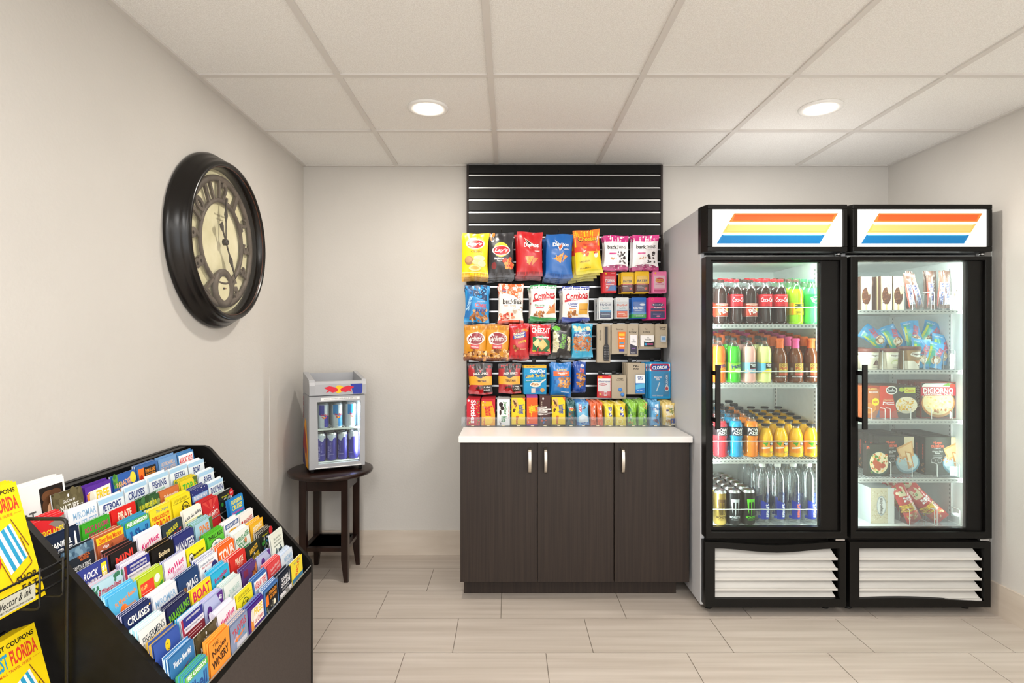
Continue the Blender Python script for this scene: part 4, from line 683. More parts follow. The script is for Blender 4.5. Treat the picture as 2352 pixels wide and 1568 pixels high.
for si, (row, z, where) in enumerate(((DR, 1.394, 'top shelf'), (DR2, 1.100, 'second shelf'), (DR3, .729, 'third shelf'), (DR4, .392, 'refrigerator floor'))):
    for ci, (kd, px, r, H, liq, cap, l0, l1, lc, sp, fl, kw, nm) in enumerate(row):
        t = make_drink(kd, r, H, liq, cap, l0, l1, lc, sp, fl, **kw); x = fb(px); y0 = 2.868 - (.008 if kd == 'can' else 0)
        z += 0; zz = z + .0005 if si == 3 else z + .002; t.location = (x, y0, zz); t.rotation_euler = (0, 0, R(rnd.uniform(-4, 12)))
        cat = 'can' if kd == 'can' else 'bottle'; short = nm.split(',')[0]
        base = nm if len(nm.split()) <= 9 else nm
        tag(t, fit(f'{nm}, {where} front', nm), cat)
        nb = {0: 3, 1: 5, 2: 5, 3: 5}[si]
        if kd == 'water': nb = 3
        if si == 2 and ci < 3: nb = 4
        DRK[(si, ci)] = t
        if si == 1 and ci < 4: nb = 1
        for k in range(1, nb + 1):
            y = y0 + (2 * r + .0028) * k
            dup(t, (x, y, zz + (SLOPE * (y - y0) if si < 3 else 0)), fit(f'{nm}, spare queued behind', f'{nm}, behind'), f'{short} queue, {where} column of {nm}'[:110], (0, 0, R(rnd.uniform(-180, 180))))
for ci in range(4):
    for k in range(2, 6):
        pk = (ci == 1 and k > 3) or (ci == 3 and k > 2) or (ci == 2 and k > 4); src = DRK[(1, 5 if pk else 4)]; a0 = DRK[(1, ci)]; y = 2.868 + (2 * RR + .0028) * k
        nmc = ['orange fruit soda', 'green apple soda', 'pink lemonade', 'pale yellow lemonade'][ci]; cc = 'pink' if pk else 'orange'
        dup(src, (a0.location.x, y, 1.102 + SLOPE * (y - 2.868)), f'{cc} capped tea bottle deep in the column behind the {nmc} bottle', f'{cc} capped tea bottles behind the {nmc}', (0, 0, R(rnd.uniform(-180, 180))))
# clear guard wires belong to the shelves but sit before the bottles
for z, zw in ((1.394, 1.487), (1.100, 1.130 + .0), (.729, .813), (.392, .478)):
    a = MB(); pts = []
    zw = {1.394: 1.477, 1.100: 1.158, .729: .813, .392: .473}[z]
    for i in range(85):
        q = i / 84; x = .968 + q * .585; ph = (x - fb(1655)) / (fb(1690) - fb(1655)); pts.append((x, 2.8325 - .0055 * abs(math.cos(PI * ph)) ** .6, zw))
    a.tube(pts, .0022, M_WIRE, 6)
    for x in (.968, 1.553): a.tube([(x, 2.83, zw), (x, 2.83, z - .004)], .0022, M_WIRE, 6)
    f1 = [o for o in bpy.data.objects if o.name == 'glass_door_refrigerator'][0]
    o = a.build('bottle_guard', f1); o.location = -Vector(f1.location)
# ================================================================ FREEZER CONTENTS
def fz(px): return (px - VX) / sz
def place(o, x, y, z, lb, cat, rot=None, group=None):
    o.location = (x, y, z)
    if rot: o.rotation_euler = rot
    return tag(o, lb, cat, group)
HDB = 'r 0 0 .12 1 c9b48c;t90 .72 .76 .34 .2 5a4030 Haagen-Dazs;t90 .32 .82 .26 .12 9a8a74 vanilla milk chocolate almond;e .5 .42 .4 .26 5a2f1c;n .18 .22 .82 .62 30 .004 7a4526 8f5a34 4a2416;p f0d8a0 .55 .66 .9 .7 .95 .5 .7 .46;r .42 .0 .56 .18 e0c490'
for i, (px, y) in enumerate(((1990, 2.90), (2039, 2.88), (2066.5, 2.88))):
    o = make_box('ice_cream_box', .056, .172, .024, 'ece4d4', HDB, '5a3a30')
    lb = ['white ice cream bar box, leftmost on freezer top shelf', 'white ice cream bar box, middle of three', 'white ice cream bar box, beside the candy bars'][i]
    place(o, fz(px) if i else fz(1998), y, 1.4665, lb, 'ice cream box')
    for k in range(1, 4): dup(o, (o.location.x - .004 * k, y + .027 * k, 1.4665), 'spare standing behind the ' + lb, 'spares of ' + lb)
o = make_box('ice_cream_box', .028, .172, .10, '5a3a30', 'e .5 .82 .36 .1 8a6a5c;t90 .5 .82 .16 .2 eee HD', '4a2c24'); place(o, fz(2017) + .004, 2.93, 1.4665, 'brown ice cream box turned edge-on between two white boxes', 'ice cream box')
def bin_(x0, x1, y, z, lb, h=.075, d=.36):
    t = empty('divider_bin', ((x0 + x1) / 2, y, z)); tag(t, lb, 'bin'); W = x1 - x0
    a = MB(); a.box(-W / 2, W / 2, 0, d, .0, .002, ACR); a.build('base', t)
    a = MB(); a.prism(rrect(-W / 2 + .004, W / 2 - .004, .002, h, .014, 4), 'y', 0, .002, ACR); a.build('front_plate', t)
    for s in (-1, 1): a = MB(); a.tube([(s * W / 2, 0.003, .002), (s * W / 2, .003, h * 1.15), (s * W / 2, .008, h * 1.22), (s * W / 2, .06, h * 1.22), (s * W / 2, .075, h * 1.15), (s * W / 2, .08, .003)], .0022, M_WIRE, 6); a.build('wire_divider', t)
    return t
bin_(fz(2084), fz(2126), 2.83, 1.4635, 'clear bin holding candy bars on the top shelf, left one')
bin_(fz(2134), fz(2176), 2.83, 1.4635, 'clear bin holding candy bars on the top shelf, right one')
SN = 'r 0 .84 1 1 6a4030;tb90 .7 .8 .26 .26 e8dccc ICE CREAM;r .12 .1 .9 .68 e8e0e8;p e0523c .0 .05 .12 .05 .12 .72 0 .72;tb90 .52 .38 .56 .42 3a4ca8 SNICKERS'
for i, (px, y, rz, rt, bh) in enumerate(((2094, 2.862, 4, -8, 0), (2113, 2.87, 4, -12, 1), (2142, 2.885, 4, 2, 0), (2158, 2.862, 0, 5, 1), (2173, 2.87, 0, 4, 2))):
    o = make_bag('candy_bar', .038, .18 + (.012 if i > 1 else 0), .009, '8a6456', SN, 70 + i); 
    place(o, fz(px), y, 1.475, ['ice cream candy bar leaning left, first in the left bin', 'ice cream candy bar leaning left, second in the left bin', 'grey brown ice cream candy bar, first in the right bin', 'ice cream candy bar in the middle of the right bin', 'ice cream candy bar on the right of the right bin'][i], 'candy bar', (R(-4), R(rt), 0))
for i, (px, y) in enumerate(((2143, 2.91), (2158, 2.91), (2100, 2.905))):
    o = make_bag('candy_bar', .036, .195, .008, '6e4a3c', 'r .1 .1 .9 .8 8a6a5c;tb90 .5 .5 .5 .3 ddd SNICKERS', 80 + i); place(o, fz(px), y, 1.475, ['brown wrapped candy bar behind the first bars in the right bin', 'tall brown candy bar at the back of the right bin', 'brown wrapped candy bar at the back of the left bin'][i], 'candy bar', (R(-5), R(2), 0))
for i, (px, rt) in enumerate(((2190, 6), (2207, -4), (2180, 12))):
    o = make_bag('candy_bar', .042, .165 - .02 * (i == 1), .010, 'f0ece8', 'tb90 .4 .6 .4 .3 6a4a3a Twix;r .1 .2 .24 .5 b08a6a;t90 .7 .5 .5 .1 8a7a6c ice cream', 90 + i); place(o, fz(px), 2.862 + .025 * i, 1.468, ['white wrapped ice cream bar leaning against the right wall, tallest', 'white wrapped ice cream bar nearest the right wall', 'white wrapped ice cream bar behind the other white ones'][i], 'candy bar', (R(-6), R(rt), 0))
# pints
def pint(base, spec, lb, px, y, z, s=1.0, ang=8):
    t = empty('ice_cream_pint'); a = MB(); rb, rt_, H = .037 * s, .0445 * s, .098 * s
    a.lathe([(0, .001), (rb * .96, .001), (rb, 0), (rt_, H)], 32, mat(base, 'l'))
    sp = 2.4; f = lambda u, v, d: ((rb + (rt_ - rb) * v + d + .0003) * math.sin((u - .5) * sp), -(rb + (rt_ - rb) * v + d + .0003) * math.cos((u - .5) * sp), v * H)
    art(a, spec, f, .09 * s, H, 'l', .006, .00008); a.build('tub', t)
    b = MB(); b.lathe([(rt_ * 1.0, H - .012), (rt_ * 1.06, H - .012), (rt_ * 1.06, H + .003), (rt_ * 1.02, H + .006), (rt_ * .94, H + .004), (0, H + .004)], 32, mat('6f3f38', 'l')); b.build('lid', t)
    t.location = (fz(px), y, z); t.rotation_euler = (0, 0, R(ang)); return tag(t, lb, 'ice cream')
HS = 'e .6 .7 .36 .13 f4f0e4;tb .6 .7 .56 .12 5a2c2c Haagen-Dazs;'
z2 = 1.1685
pint('e8dfc8', HS + 'n 0 .5 .4 .95 20 .003 d8c8a0 f0e8d0;p 5a3020 .4 .22 .8 .22 .74 .42 .55 .48;t .6 .1 .4 .05 777 CHOCOLATE', 'cream ice cream pint with chocolate picture, leftmost on second shelf', 1996, 2.872, z2)
pint('ebe4cc', HS + 'p c8d08c .3 .3 .8 .26 .7 .5 .4 .46;e .55 .35 .2 .08 f4f0d8;t .6 .1 .4 .05 777 VANILLA', 'cream ice cream pint with vanilla picture, middle of three', 2041, 2.872, z2)
pint('a8865c', HS + 'r 0 0 1 .4 ece4d4;p c87a3c .35 .42 .75 .42 .6 .24;n .6 .08 .9 .2 5 .005 5a3020', 'tan ice cream pint with dessert picture beside the cone pile', 2089, 2.874, z2, 1.1)
pint('e8dfc8', HS, 'cream ice cream pint behind the leftmost one', 1988, 2.965, z2, 1.05); pint('e0d8c0', HS, 'cream ice cream pint behind the vanilla one', 2036, 2.965, z2); pint('e0d8c0', HS, 'cream ice cream pint behind the tan one', 2080, 2.975, z2)
# cone packs
DS = 'p 2f9ad0 0 0 1 0 1 1 0 1;p 38a88c 0 .1 .3 .0 .4 .9 .1 .9;p c8d040 0 .3 .1 .2 .2 .8 .1 .8;e .52 .28 .3 .16 e8d8b0;n .3 .14 .74 .42 40 .005 9a6838 c09058 7a4c28;e .52 .26 .14 .07 f4ecdc;tb64 .66 .62 .6 .2 d83444 DRUMSTICK;t .3 .9 .4 .05 fff VANILLA'
for i, (px, y, z, rt, rx, s) in enumerate(((2070, 2.99, 1.29, -52, -10, 1), (2098, 2.965, 1.27, -25, -15, 1), (2128, 2.945, 1.275, -8, -10, 1.05), (2160, 2.975, 1.272, 22, -8, 1.1), (2122, 2.90, 1.171, 6, -6, 1.12), (2148, 2.885, 1.174, 14, -12, 1.0), (2176, 2.93, 1.19, 12, -8, 1.15), (2100, 3.02, 1.178, 0, -8, 1), (2150, 3.04, 1.178, 0, -8, 1))):
    o = make_bag('cone_pack', .085 * s, .135 * s, .018, '2f8fc8', DS, 100 + i)
    place(o, fz(px), y, z, 'blue wrapped ice cream cone pack ' + ['tipped left at the far left of the pile', 'on the pile, second from left', 'on top of the pile, centre', 'on top of the pile, right', 'upright at the front left behind the tan pint', 'upright at the front centre of the pile', 'against the right wall under the pile top', 'deep in the pile, left side', 'deep in the pile, right side'][i], 'ice cream cone', (R(rx), R(rt), R(-6)))
bin_(fz(2137), fz(2180), 2.83, 1.1675, 'clear bin in front of the blue cone packs', .08)
for px in (2018, 2065, 2114):
    t = empty('wire_divider', (fz(px), 2.84, 1.1675)); tag(t, f"white wire divider {['left', 'right', 'far right'][(2018, 2065, 2114).index(px)]} of the ice cream pints on second shelf", 'divider'); a = MB(); h = .092
    a.tube([(0, 0, 0), (0, 0, h * .9), (.003, .003, h), (.03, .05, h), (.033, .055, h * .9), (.033, .055, 0)], .0022, M_WIRE, 6); a.build('wire', t)
# frozen dinners
z3 = .9215
MAC = 'p d8442c 0 0 .52 0 .3 1 0 1;e .33 .86 .16 .13 f4f0e8;e .33 .86 .13 .1 2a2a28;ti .33 .86 .2 .1 fff Stouffers;t .24 .56 .28 .07 f4c890 classics;tb .24 .46 .32 .1 fff Macaroni~& Cheese;e .74 .4 .3 .26 f4e6c8;n .5 .2 .95 .6 60 .005 f0b428 f8cc50 e09c18;r .68 .78 .98 .95 d8dc50;t .83 .86 .24 .1 c84030 Classic;e .6 .88 .07 .07 b8c83c'
o = make_box('frozen_dinner_box', .183, .163, .035, '3c3c34', MAC, '6a4030', top='r 0 0 1 1 7a5038'); place(o, fz(2061), 2.868, z3, 'frozen macaroni dinner box with red and grey front', 'frozen food box')
for k in (1, 2, 3, 4): dup(o, (fz(2061) - .001, 2.868 + .0375 * k, z3), 'frozen macaroni dinner box queued behind the front macaroni box', 'spare macaroni boxes')
o = make_box('frozen_dinner_box', .088, .163, .035, 'c4703c', 'r 0 .9 1 1 a8442c;tb .6 .9 .5 .06 f4d070 CLASSICS;t .65 .8 .5 .05 fff FRIED CHICKEN;e .78 .5 .2 .12 f0e020;tb .78 .5 .26 .08 c84030 NEW;e .4 .3 .4 .16 e8a050;e .4 .32 .34 .12 d88840;p 4a6c9c .8 .02 1 .02 1 .3', 'b86030'); place(o, fz(1999), 2.868, z3, 'orange frozen chicken dinner box behind the door handle', 'frozen food box')
for k in (1, 2, 3): dup(o, (fz(1999), 2.868 + .0375 * k, z3), 'orange frozen chicken dinner box queued behind the front one', 'spare orange chicken boxes')
DG = 'r .02 .02 .98 .98 3c3a34;p f2ece4 .06 .5 .9 .9 .9 .96 .12 .96 .04 .9;e .5 .42 .48 .4 c88a4c;e .5 .45 .44 .36 f4e0a8;n .12 .2 .88 .8 60 .007 f8ecc0 f0d088 e8b868 f4dc98;n .1 .14 .9 .24 14 .007 b8642c d08a4c;p c8283c 0 .62 1 .62 1 .86 0 .86;tb .5 .76 .86 .15 f8f4f0 DIGIORNO;tb .5 .655 .84 .05 f8f4f0 TRADITIONAL CRUST;p 6a9a34 .6 .9 .8 .98 .84 .88;e .9 .9 .08 .06 d8442c'
o = make_box('frozen_pizza_box', .176, .182, .040, '9c2c28', DG, '7c2c24', sidespec='tb90 .5 .6 .6 .5 d8c8b8 DIGIORNO;r .1 .05 .9 .2 8a5a2c'); place(o, fz(2154), 2.868, z3, 'red and grey frozen pizza box at the front of third shelf', 'frozen food box')
for k in (1, 2, 3): dup(o, (fz(2154), 2.868 + .045 * k, z3), 'frozen pizza box queued behind the front pizza box', 'spare pizza boxes')
for i, (px, w_) in enumerate(((2057, 46), (2150, 46), (2007, 30))): bin_(fz(px - w_ / 2), fz(px + w_ / 2), 2.83, z3 - .003, ['small clear bin in front of the macaroni box', 'small clear bin in front of the pizza box', 'small clear bin in front of the orange dinner box'][i], .045, .035)
z4 = .6345
LC = 'tb .34 .86 .26 .07 e8603c +Lean;tb .34 .77 .38 .09 e8603c cuisine;t .34 .7 .2 .03 ccc COMFORT;t .34 .6 .3 .08 f4f4f0 Chicken Club~Panini;r .22 .5 .46 .52 888;r .22 .46 .46 .48 888;o .22 .38 .06 .06 bbb;o .4 .38 .06 .06 bbb;r .72 .7 1 1 d8c8a8;e .82 .32 .34 .3 5c8c9c;e .82 .34 .3 .26 b8d0d4;p d8a060 .5 .7 .95 .9 1 .5 .62 .4;p eec48c .54 .66 .92 .84 .96 .56 .66 .46;p c88a48 .74 .62 .92 .58 1 .2 .84 .14;p f4dcae .78 .58 .88 .56 .96 .26 .88 .22;n .5 .3 .72 .5 12 .006 d89a5c b8703c e8b888'
o = make_box('frozen_dinner_box', .178, .190, .038, '37382f', LC, '2f2a26', sidespec='tb90 .5 .6 .4 .3 c84a2c cuisine;n .1 .05 .9 .3 10 .006 9a6a3c 7a4c2c'); place(o, fz(2163) + .008, 2.872, z4, 'dark frozen panini dinner box, right stack of fourth shelf', 'frozen food box')
for k in range(1, 6): dup(o, (fz(2163) + .008 - .001 * k, 2.872 + .042 * k, z4), 'dark frozen panini box queued in the right stack', 'spare panini boxes, right stack')
o2 = dup(o, (fz(2063), 2.886, z4), 'dark frozen panini dinner box, centre stack of fourth shelf'); o2.pop('group', None)
for k in range(1, 6): dup(o, (fz(2063) - .001 * k, 2.886 + .042 * k, z4), 'dark frozen panini box queued in the centre stack', 'spare panini boxes, centre stack')
o = make_box('frozen_dinner_box', .112, .158, .030, '37382f', 'tb .06 .9 .12 .08 e8603c n;e .55 .4 .46 .4 2c4a44;e .55 .42 .42 .34 e8d8b0;n .2 .12 .9 .7 50 .008 c8642c e8904c f0c070 4c8a34 f4e0b0;n .3 .2 .8 .6 5 .018 c0562c b84c28', '2f2a26'); place(o, fz(2009), 2.846, z4, 'frozen meatball pasta dinner box at the left of fourth shelf', 'frozen food box')
bin_(fz(2035), fz(2083), 2.83, z4 - .003, 'clear bin in front of the centre panini stack', .06, .05); bin_(fz(2140), fz(2190), 2.83, z4 - .003, 'clear bin in front of the right panini stack', .055, .036)
# bottom: carton and wrapped burritos
z5 = .393
o = make_box('ice_cream_box', .118, .178, .12, 'd8ccb0', 'r 0 .72 1 1 d8ccb0;r .72 0 1 1 e4e4e0;n .02 .02 .7 .96 120 .003 c8b890 ece4cc b8a480;e .45 .5 .2 .28 e8e8e4;o .45 .5 .2 .28 a8b0b4;tb90 .45 .5 .44 .16 4a4038 Haagen-Dazs', 'ccd4d4'); place(o, fz(2022) + .004, 2.86, z5, 'cream patterned ice cream carton on the freezer floor', 'ice cream box')
BB = 'p c8342c 0 0 1 0 1 1 0 1;p e85830 .1 .05 .9 .2 .9 .4 .1 .3;n .1 .1 .9 .25 10 .008 d8a050 f0dcb0;p e0d0a8 .2 .74 .7 .7 .8 .95 .3 .95;tb80 .62 .62 .3 .22 fff THE;tb84 .42 .42 .5 .42 2a1410 BOMB;tb84 .4 .425 .48 .38 f4c828 BOMB;n .05 .8 .95 .98 8 .007 4c8a34 d8442c f0e0c0;t84 .8 .4 .5 .08 eee BURRITO'
for i, (px, y, z, rt, s, rz) in enumerate(((2098, 2.855, .402, -27, 1.0, 0), (2164, 2.87, .404, -44, 1.12, 0), (2170, 2.97, .42, -40, 1.15, 0), (2115, 2.96, .41, -30, 1.0, 0))):
    o = make_bag('wrapped_burrito', .078 * s, .205 * s, .022, 'c03028', BB, 130 + i); place(o, fz(px), y, z, 'red wrapped frozen burrito ' + ['leaning left in the left bin', 'leaning far left in the right bin, front', 'leaning behind the front one in the right bin', 'leaning at the back of the left bin'][i], 'frozen burrito', (R(-3), R(rt), R(rz)))
bin_(fz(2075), fz(2131), 2.822, z5, 'clear bin on the freezer floor under the left burrito', .065, .3); bin_(fz(2137), fz(2188), 2.822, z5, 'clear bin on the freezer floor under the right burrito', .065, .3)

# ================================================================ ROUND STOOL TABLE AND MINI FRIDGE
TX, TY, TZ = -1.003, 3.212, .592
t = empty('round_side_table', (TX, TY, 0)); tag(t, 'dark espresso round side table with four tapered legs and lower shelf', 'table')
a = MB(); a.lathe([(0, TZ - .028), (.21, TZ - .028), (.228, TZ - .022), (.232, TZ - .012), (.230, TZ - .004), (.222, TZ), (0, TZ)], 64, M_ESP); a.build('tabletop', t)
S = .132; s_ = .018
for sx in (-1, 1):
    for sy in (-1, 1):
        cx, cy = sx * (S - s_), sy * (S - s_); a = MB()
        a.hexa([(cx - s_ + (.008 if sx > 0 else -0) * 0, cy - s_, .12), (cx + s_, cy - s_, .12), (cx + s_, cy + s_, .12), (cx - s_, cy + s_, .12)], [(cx - s_, cy - s_, TZ - .028), (cx + s_, cy - s_, TZ - .028), (cx + s_, cy + s_, TZ - .028), (cx - s_, cy + s_, TZ - .028)], M_ESP)
        b_ = .011; ox, oy = sx * .008, sy * .008
        a.hexa([(cx - b_ + ox, cy - b_ + oy, 0.0005), (cx + b_ + ox, cy - b_ + oy, 0.0005), (cx + b_ + ox, cy + b_ + oy, 0.0005), (cx - b_ + ox, cy + b_ + oy, 0.0005)], [(cx - s_, cy - s_, .1201), (cx + s_, cy - s_, .1201), (cx + s_, cy + s_, .1201), (cx - s_, cy + s_, .1201)], M_ESP)
        a.build('leg', t)
a = MB(); q = S - 2 * s_; a.box(-q, q, -S + .006, -S + .024, TZ - .098, TZ - .028, M_ESP); a.box(-q, q, S - .024, S - .006, TZ - .098, TZ - .028, M_ESP); a.box(-S + .006, -S + .024, -q, q, TZ - .098, TZ - .028, M_ESP); a.box(S - .024, S - .006, -q, q, TZ - .098, TZ - .028, M_ESP); a.build('apron', t)
a = MB(); a.box(-q, q, -S + .008, S - .008, .165, .185, M_ESP); a.box(-S + .008, S - .008, -q, q, .165, .185, M_ESP); a.build('lower_shelf', t)
# mini fridge
FL = Vector((-1.070, 3.052)); th = R(27)
t = empty('mini_fridge', (FL.x, FL.y, TZ), th); tag(t, 'silver countertop mini fridge with glass door standing on the round table', 'mini fridge')
MW, MD, MH = .298, .25, .42; M_SIL = noisy('silver_door', '9fa1a6', 'aaacb0', (3, 3, 3), .32); M_SILD = noisy('silver_paint', '94969b', 'a0a2a7', (3, 3, 3), .35)
a = MB(); a.box(0, .014, .03, MD, .022, MH, M_SILD); a.box(MW - .014, MW, .03, MD, .022, MH, M_SILD); a.box(.014, MW - .014, MD - .012, MD, .022, MH, M_SILD); a.box(.014, MW - .014, .03, MD - .012, .022, .05, M_SILD); a.box(.014, MW - .014, .03, MD - .012, MH - .012, MH, M_SILD); a.build('case', t, bevel=.003)
a = MB(); f = lambda u, v, d: (-d - .0004, MD * (1 - u) + 0, .022 + v * (MH - .022)); a.X = None
art(a, 'p 2a2468 .02 .1 .8 .02 .94 .02 .94 .0 .02 .0;p 2a2468 .02 .0 .6 .0 .2 .62 .02 .3;p f0a81c .5 .0 .9 .0 .8 .3 .55 .62 .35 .66 .2 .5 .3 .2;p a81c2c .05 .3 .3 .55 .5 .4 .66 .25 .7 .1 .55 .2 .4 .16 .3 .26 .1 .2;t90 .1 .8 .3 .1 a81c2c Red Bull', f, MD, MH, 'l'); a.build('side_graphic', t)
a = MB(); a.box(.014, .02, .03, MD - .012, .05, MH - .012, M_WHT); a.box(MW - .02, MW - .014, .03, MD - .012, .05, MH - .012, M_WHT); a.box(.02, MW - .02, MD - .018, MD - .012, .05, MH - .012, M_WHT); a.box(.02, MW - .02, .03, MD - .018, .05, .054, M_WHT); a.build('inner_liner', t)
# door
a = MB(); a.ring([(0, .024), (MW, .024), (MW, MH - .002), (0, MH - .002)], [(.048, .048), (MW - .030, .048), (MW - .024, MH - .034), (.042, MH - .034)], 'y', 0, .026, M_SIL)
a.hexa([(.032, -.003, .028), (MW - .02, -.003, .028), (MW - .030, .018, .048), (.046, .018, .048)], [(.032, -.001, .030), (MW - .02, -.001, .030), (MW - .030, .019, .050), (.046, .019, .050)], M_WHT)
d = a.build('door', t, bevel=.004); a = MB(); a.box(.038, MW - .020, .012, .015, .044, MH - .03, GLASS); a.build('glass_pane', d)
a = MB(); a.box(.06, MW - .03, -.0006, 0, MH - .026, MH - .012, mat('eceeee', 'l')); art(a, 't .5 .5 .86 .5 777 WARNING: CONTENTS UNDER PRESSURE KEEP COLD', lambda u, v, d: (.06 + u * (MW - .09), -.0008 - d, MH - .026 + v * .014), MW - .1, .014); a.build('door_label', d)
a = MB(); a.box(MW - .024, MW - .021, .034, .044, .07, MH - .05, mat('f4fbff', 'p', 16)); a.build('light_strip', t); o = area('strip_glow', (0, 0, 0), .01, .28, .8, (.93, .98, 1), (R(90), 0, R(55))); o.parent = t; o.location = (MW - .028, .036, .23)
a = MB()
for qx in range(16): a.tube([(.03 + qx * .015, .04, .232), (.03 + qx * .015, MD - .02, .232)], .0015, M_WIRE, 5)
a.box(.022, MW - .022, .036, .041, .226, .236, M_WIRE); a.build('wire_shelf', t)
# header
a = MB(); pr = [(-.006, MH + .002), (-.006, MH + .055), (.004, MH + .072), (.014, MH + .085), (.014, MH + .085), (MD * .95, MH + .118), (MD, MH + .118), (MD, MH + .002)]
a.prism([(y, z) for y, z in pr], 'x', 0, .030, M_SIL); a.prism([(y, z) for y, z in pr], 'x', MW - .016, MW + .006, M_SIL)
a.prism([(-.006, MH + .002), (-.006, MH + .062), (.006, MH + .076), (.03, MH + .078), (MD, MH + .055), (MD, MH + .002)], 'x', .030, MW - .016, mat('a4a6ab', 'k'))
a.box(.030, MW - .016, MD - .012, MD, MH + .055, MH + .110, M_SIL)
h = a.build('header', t, bevel=.002)
a = MB(); f = lambda u, v, d: (.03 + u * (MW - .046), -.0064 - d, MH + .004 + v * .056)
art(a, 'p 2c3c9c .8 .0 .98 .0 1 .3 1 1 .74 1;p f4c020 .52 .9 .6 .7 .58 .3 .48 .1 .4 .3 .42 .7 .46 .9;p d0283c .18 .7 .3 .85 .42 .7 .48 .5 .46 .3 .36 .2 .3 .34 .22 .2 .26 .45;p d0283c .82 .7 .7 .85 .58 .7 .52 .5 .54 .3 .64 .2 .7 .34 .78 .2 .74 .45', f, .25, .056, 'l'); a.build('logo_band', h)
for (x, y) in ((.02, .03), (MW - .02, .03), (.02, MD - .03), (MW - .02, MD - .03)): a = MB(); a.lathe([(0, .0008), (.010, .0008), (.010, .022)], 10, mat('222222', 'k'), (x, y, 0)); a.build('foot', t)
def mini_world(x, y, z): c, s = math.cos(th), math.sin(th); return (FL.x + x * c - y * s, FL.y + x * s + y * c, TZ + z)
RB = ';tb .5 .55 .6 .1 c8283c Red Bull;p c8283c .25 .48 .5 .46 .75 .48 .6 .38 .4 .38;e .5 .43 .08 .03 f4c020;t .5 .1 .4 .03 888 ENERGY'
canA = make_drink('can', .0285, .138, '', '', 0, 0, 'c4c8d0', 'p 2a2c8c 0 .55 .5 .5 .5 1 0 1;p 2a2c8c .5 0 1 0 1 .5 .5 .55' + RB, span=2.2)
canB = make_drink('can', .0285, .138, '', '', 0, 0, 'c4c8d0', 'p 1f7cc0 0 .55 .5 .5 .5 1 0 1;p 1f7cc0 .5 0 1 0 1 .5 .5 .55' + RB, span=2.2)
canP = make_drink('can', .0275, .152, '', '', 0, 0, '3a3490', 'r 0 .88 1 1 b8bcc8;p b8bcc8 .2 .9 .8 .9 .6 .74 .4 .78;tb90 .3 .3 .5 .16 8c88c8 Red Bull;t90 .5 .5 .4 .1 7a76bc BLUE;t .6 .2 .4 .04 aaa8d8 EDITION', span=2.2)
used = set()
def putcan(src, x, y, z, lb, g=None, rz=0):
    c = src if id(src) not in used else dup(src); used.add(id(src)); c.location = mini_world(x, y, z); c.rotation_euler = (0, 0, th + R(rz)); 
    if 'group' in c: del c['group']
    tag(c, lb, 'can', g)
putcan(canA, .085, .070, .2345, 'dark blue and silver energy can on the mini fridge shelf, front left')
putcan(canB, .160, .070, .2345, 'light blue and silver energy can, front middle of mini fridge shelf')
putcan(canB, .232, .070, .2345, 'light blue and silver energy can, front right of mini fridge shelf', rz=20)
for x, s in ((.085, canA), (.160, canB), (.232, canB)):
    for k in (1, 2): putcan(s, x, .070 + .057 * k, .2345, 'silver and blue energy can behind the front cans on the mini fridge shelf', 'upper mini fridge cans at the back', 30 * k)
for i, x in enumerate((.070, .129, .188, .247)):
    putcan(canP, x, .068, .055, ['purple energy can in bottom row, leftmost', 'purple energy can in bottom row, second from left', 'purple energy can in bottom row, third from left', 'purple energy can in bottom row, rightmost by the light'][i] + ' of mini fridge', rz=-20 * i)
    for k in (1, 2): putcan(canP, x, .068 + .062 * k, .055, 'purple energy can behind the front bottom row of the mini fridge', 'lower mini fridge cans at the back', 40 * k)

# ================================================================ WALL CLOCK
t = empty('wall_clock', (XL, 2.422, 1.7325), R(90)); tag(t, 'large round black framed clock with cream face on the left wall', 'clock')
a = MB(); a.lathe([(.30, .006), (.362, 0), (.366, .006), (.366, .014), (.358, .026), (.352, .030), (.347, .046), (.341, .054), (.335, .060), (.334, .070), (.329, .078), (.320, .082), (.314, .080), (.309, .070), (.304, .062), (.300, .045), (.300, .020)], 96, M_CLK := noisy('clock_frame', '0b0908', '110d0b', (6, 6, 6), .26), ax='y'); a.build('frame', t)
a = MB(); a.lathe([(.3085, .0715), (.3105, .0745), (.3125, .0725)], 96, mat('4a2818', 'k'), ax='y'); a.build('worn_rim', t)
M_FACE = noisy('clock_face', 'd8d2ac', 'efe9cb', (9, 9, 9), .6, .1, 40, 8)
a = MB(); a.lathe([(0, .022), (.301, .022)], 72, M_FACE, ax='y', sm=False); a.build('dial', t)
M_MET = noisy('aged_metal', '4f463f', '6a6058', (20, 20, 20), .5)
def annulus(r0, r1, y0, y1, m, cx=0, cz=0, n=72):
    mb = MB(); mb.lathe([(r0, y0), (r0, y1), ((r0 + r1) / 2, y1 + .003), (r1, y1), (r1, y0)], n, m, (cx, 0, cz), 'y', True); return mb
annulus(.252, .278, .030, .038, M_MET).build('outer_ring', t); annulus(.166, .184, .030, .038, M_MET).build('inner_ring', t)
mb = annulus(.052, .082, .034, .044, M_MET, 0, -.196, 48); mb.build('subdial_ring', t)
mb = MB(); mb.lathe([(0, .0395), (.054, .0395)], 40, M_FACE, (0, 0, -.196), 'y', False); mb.build('subdial_face', t)
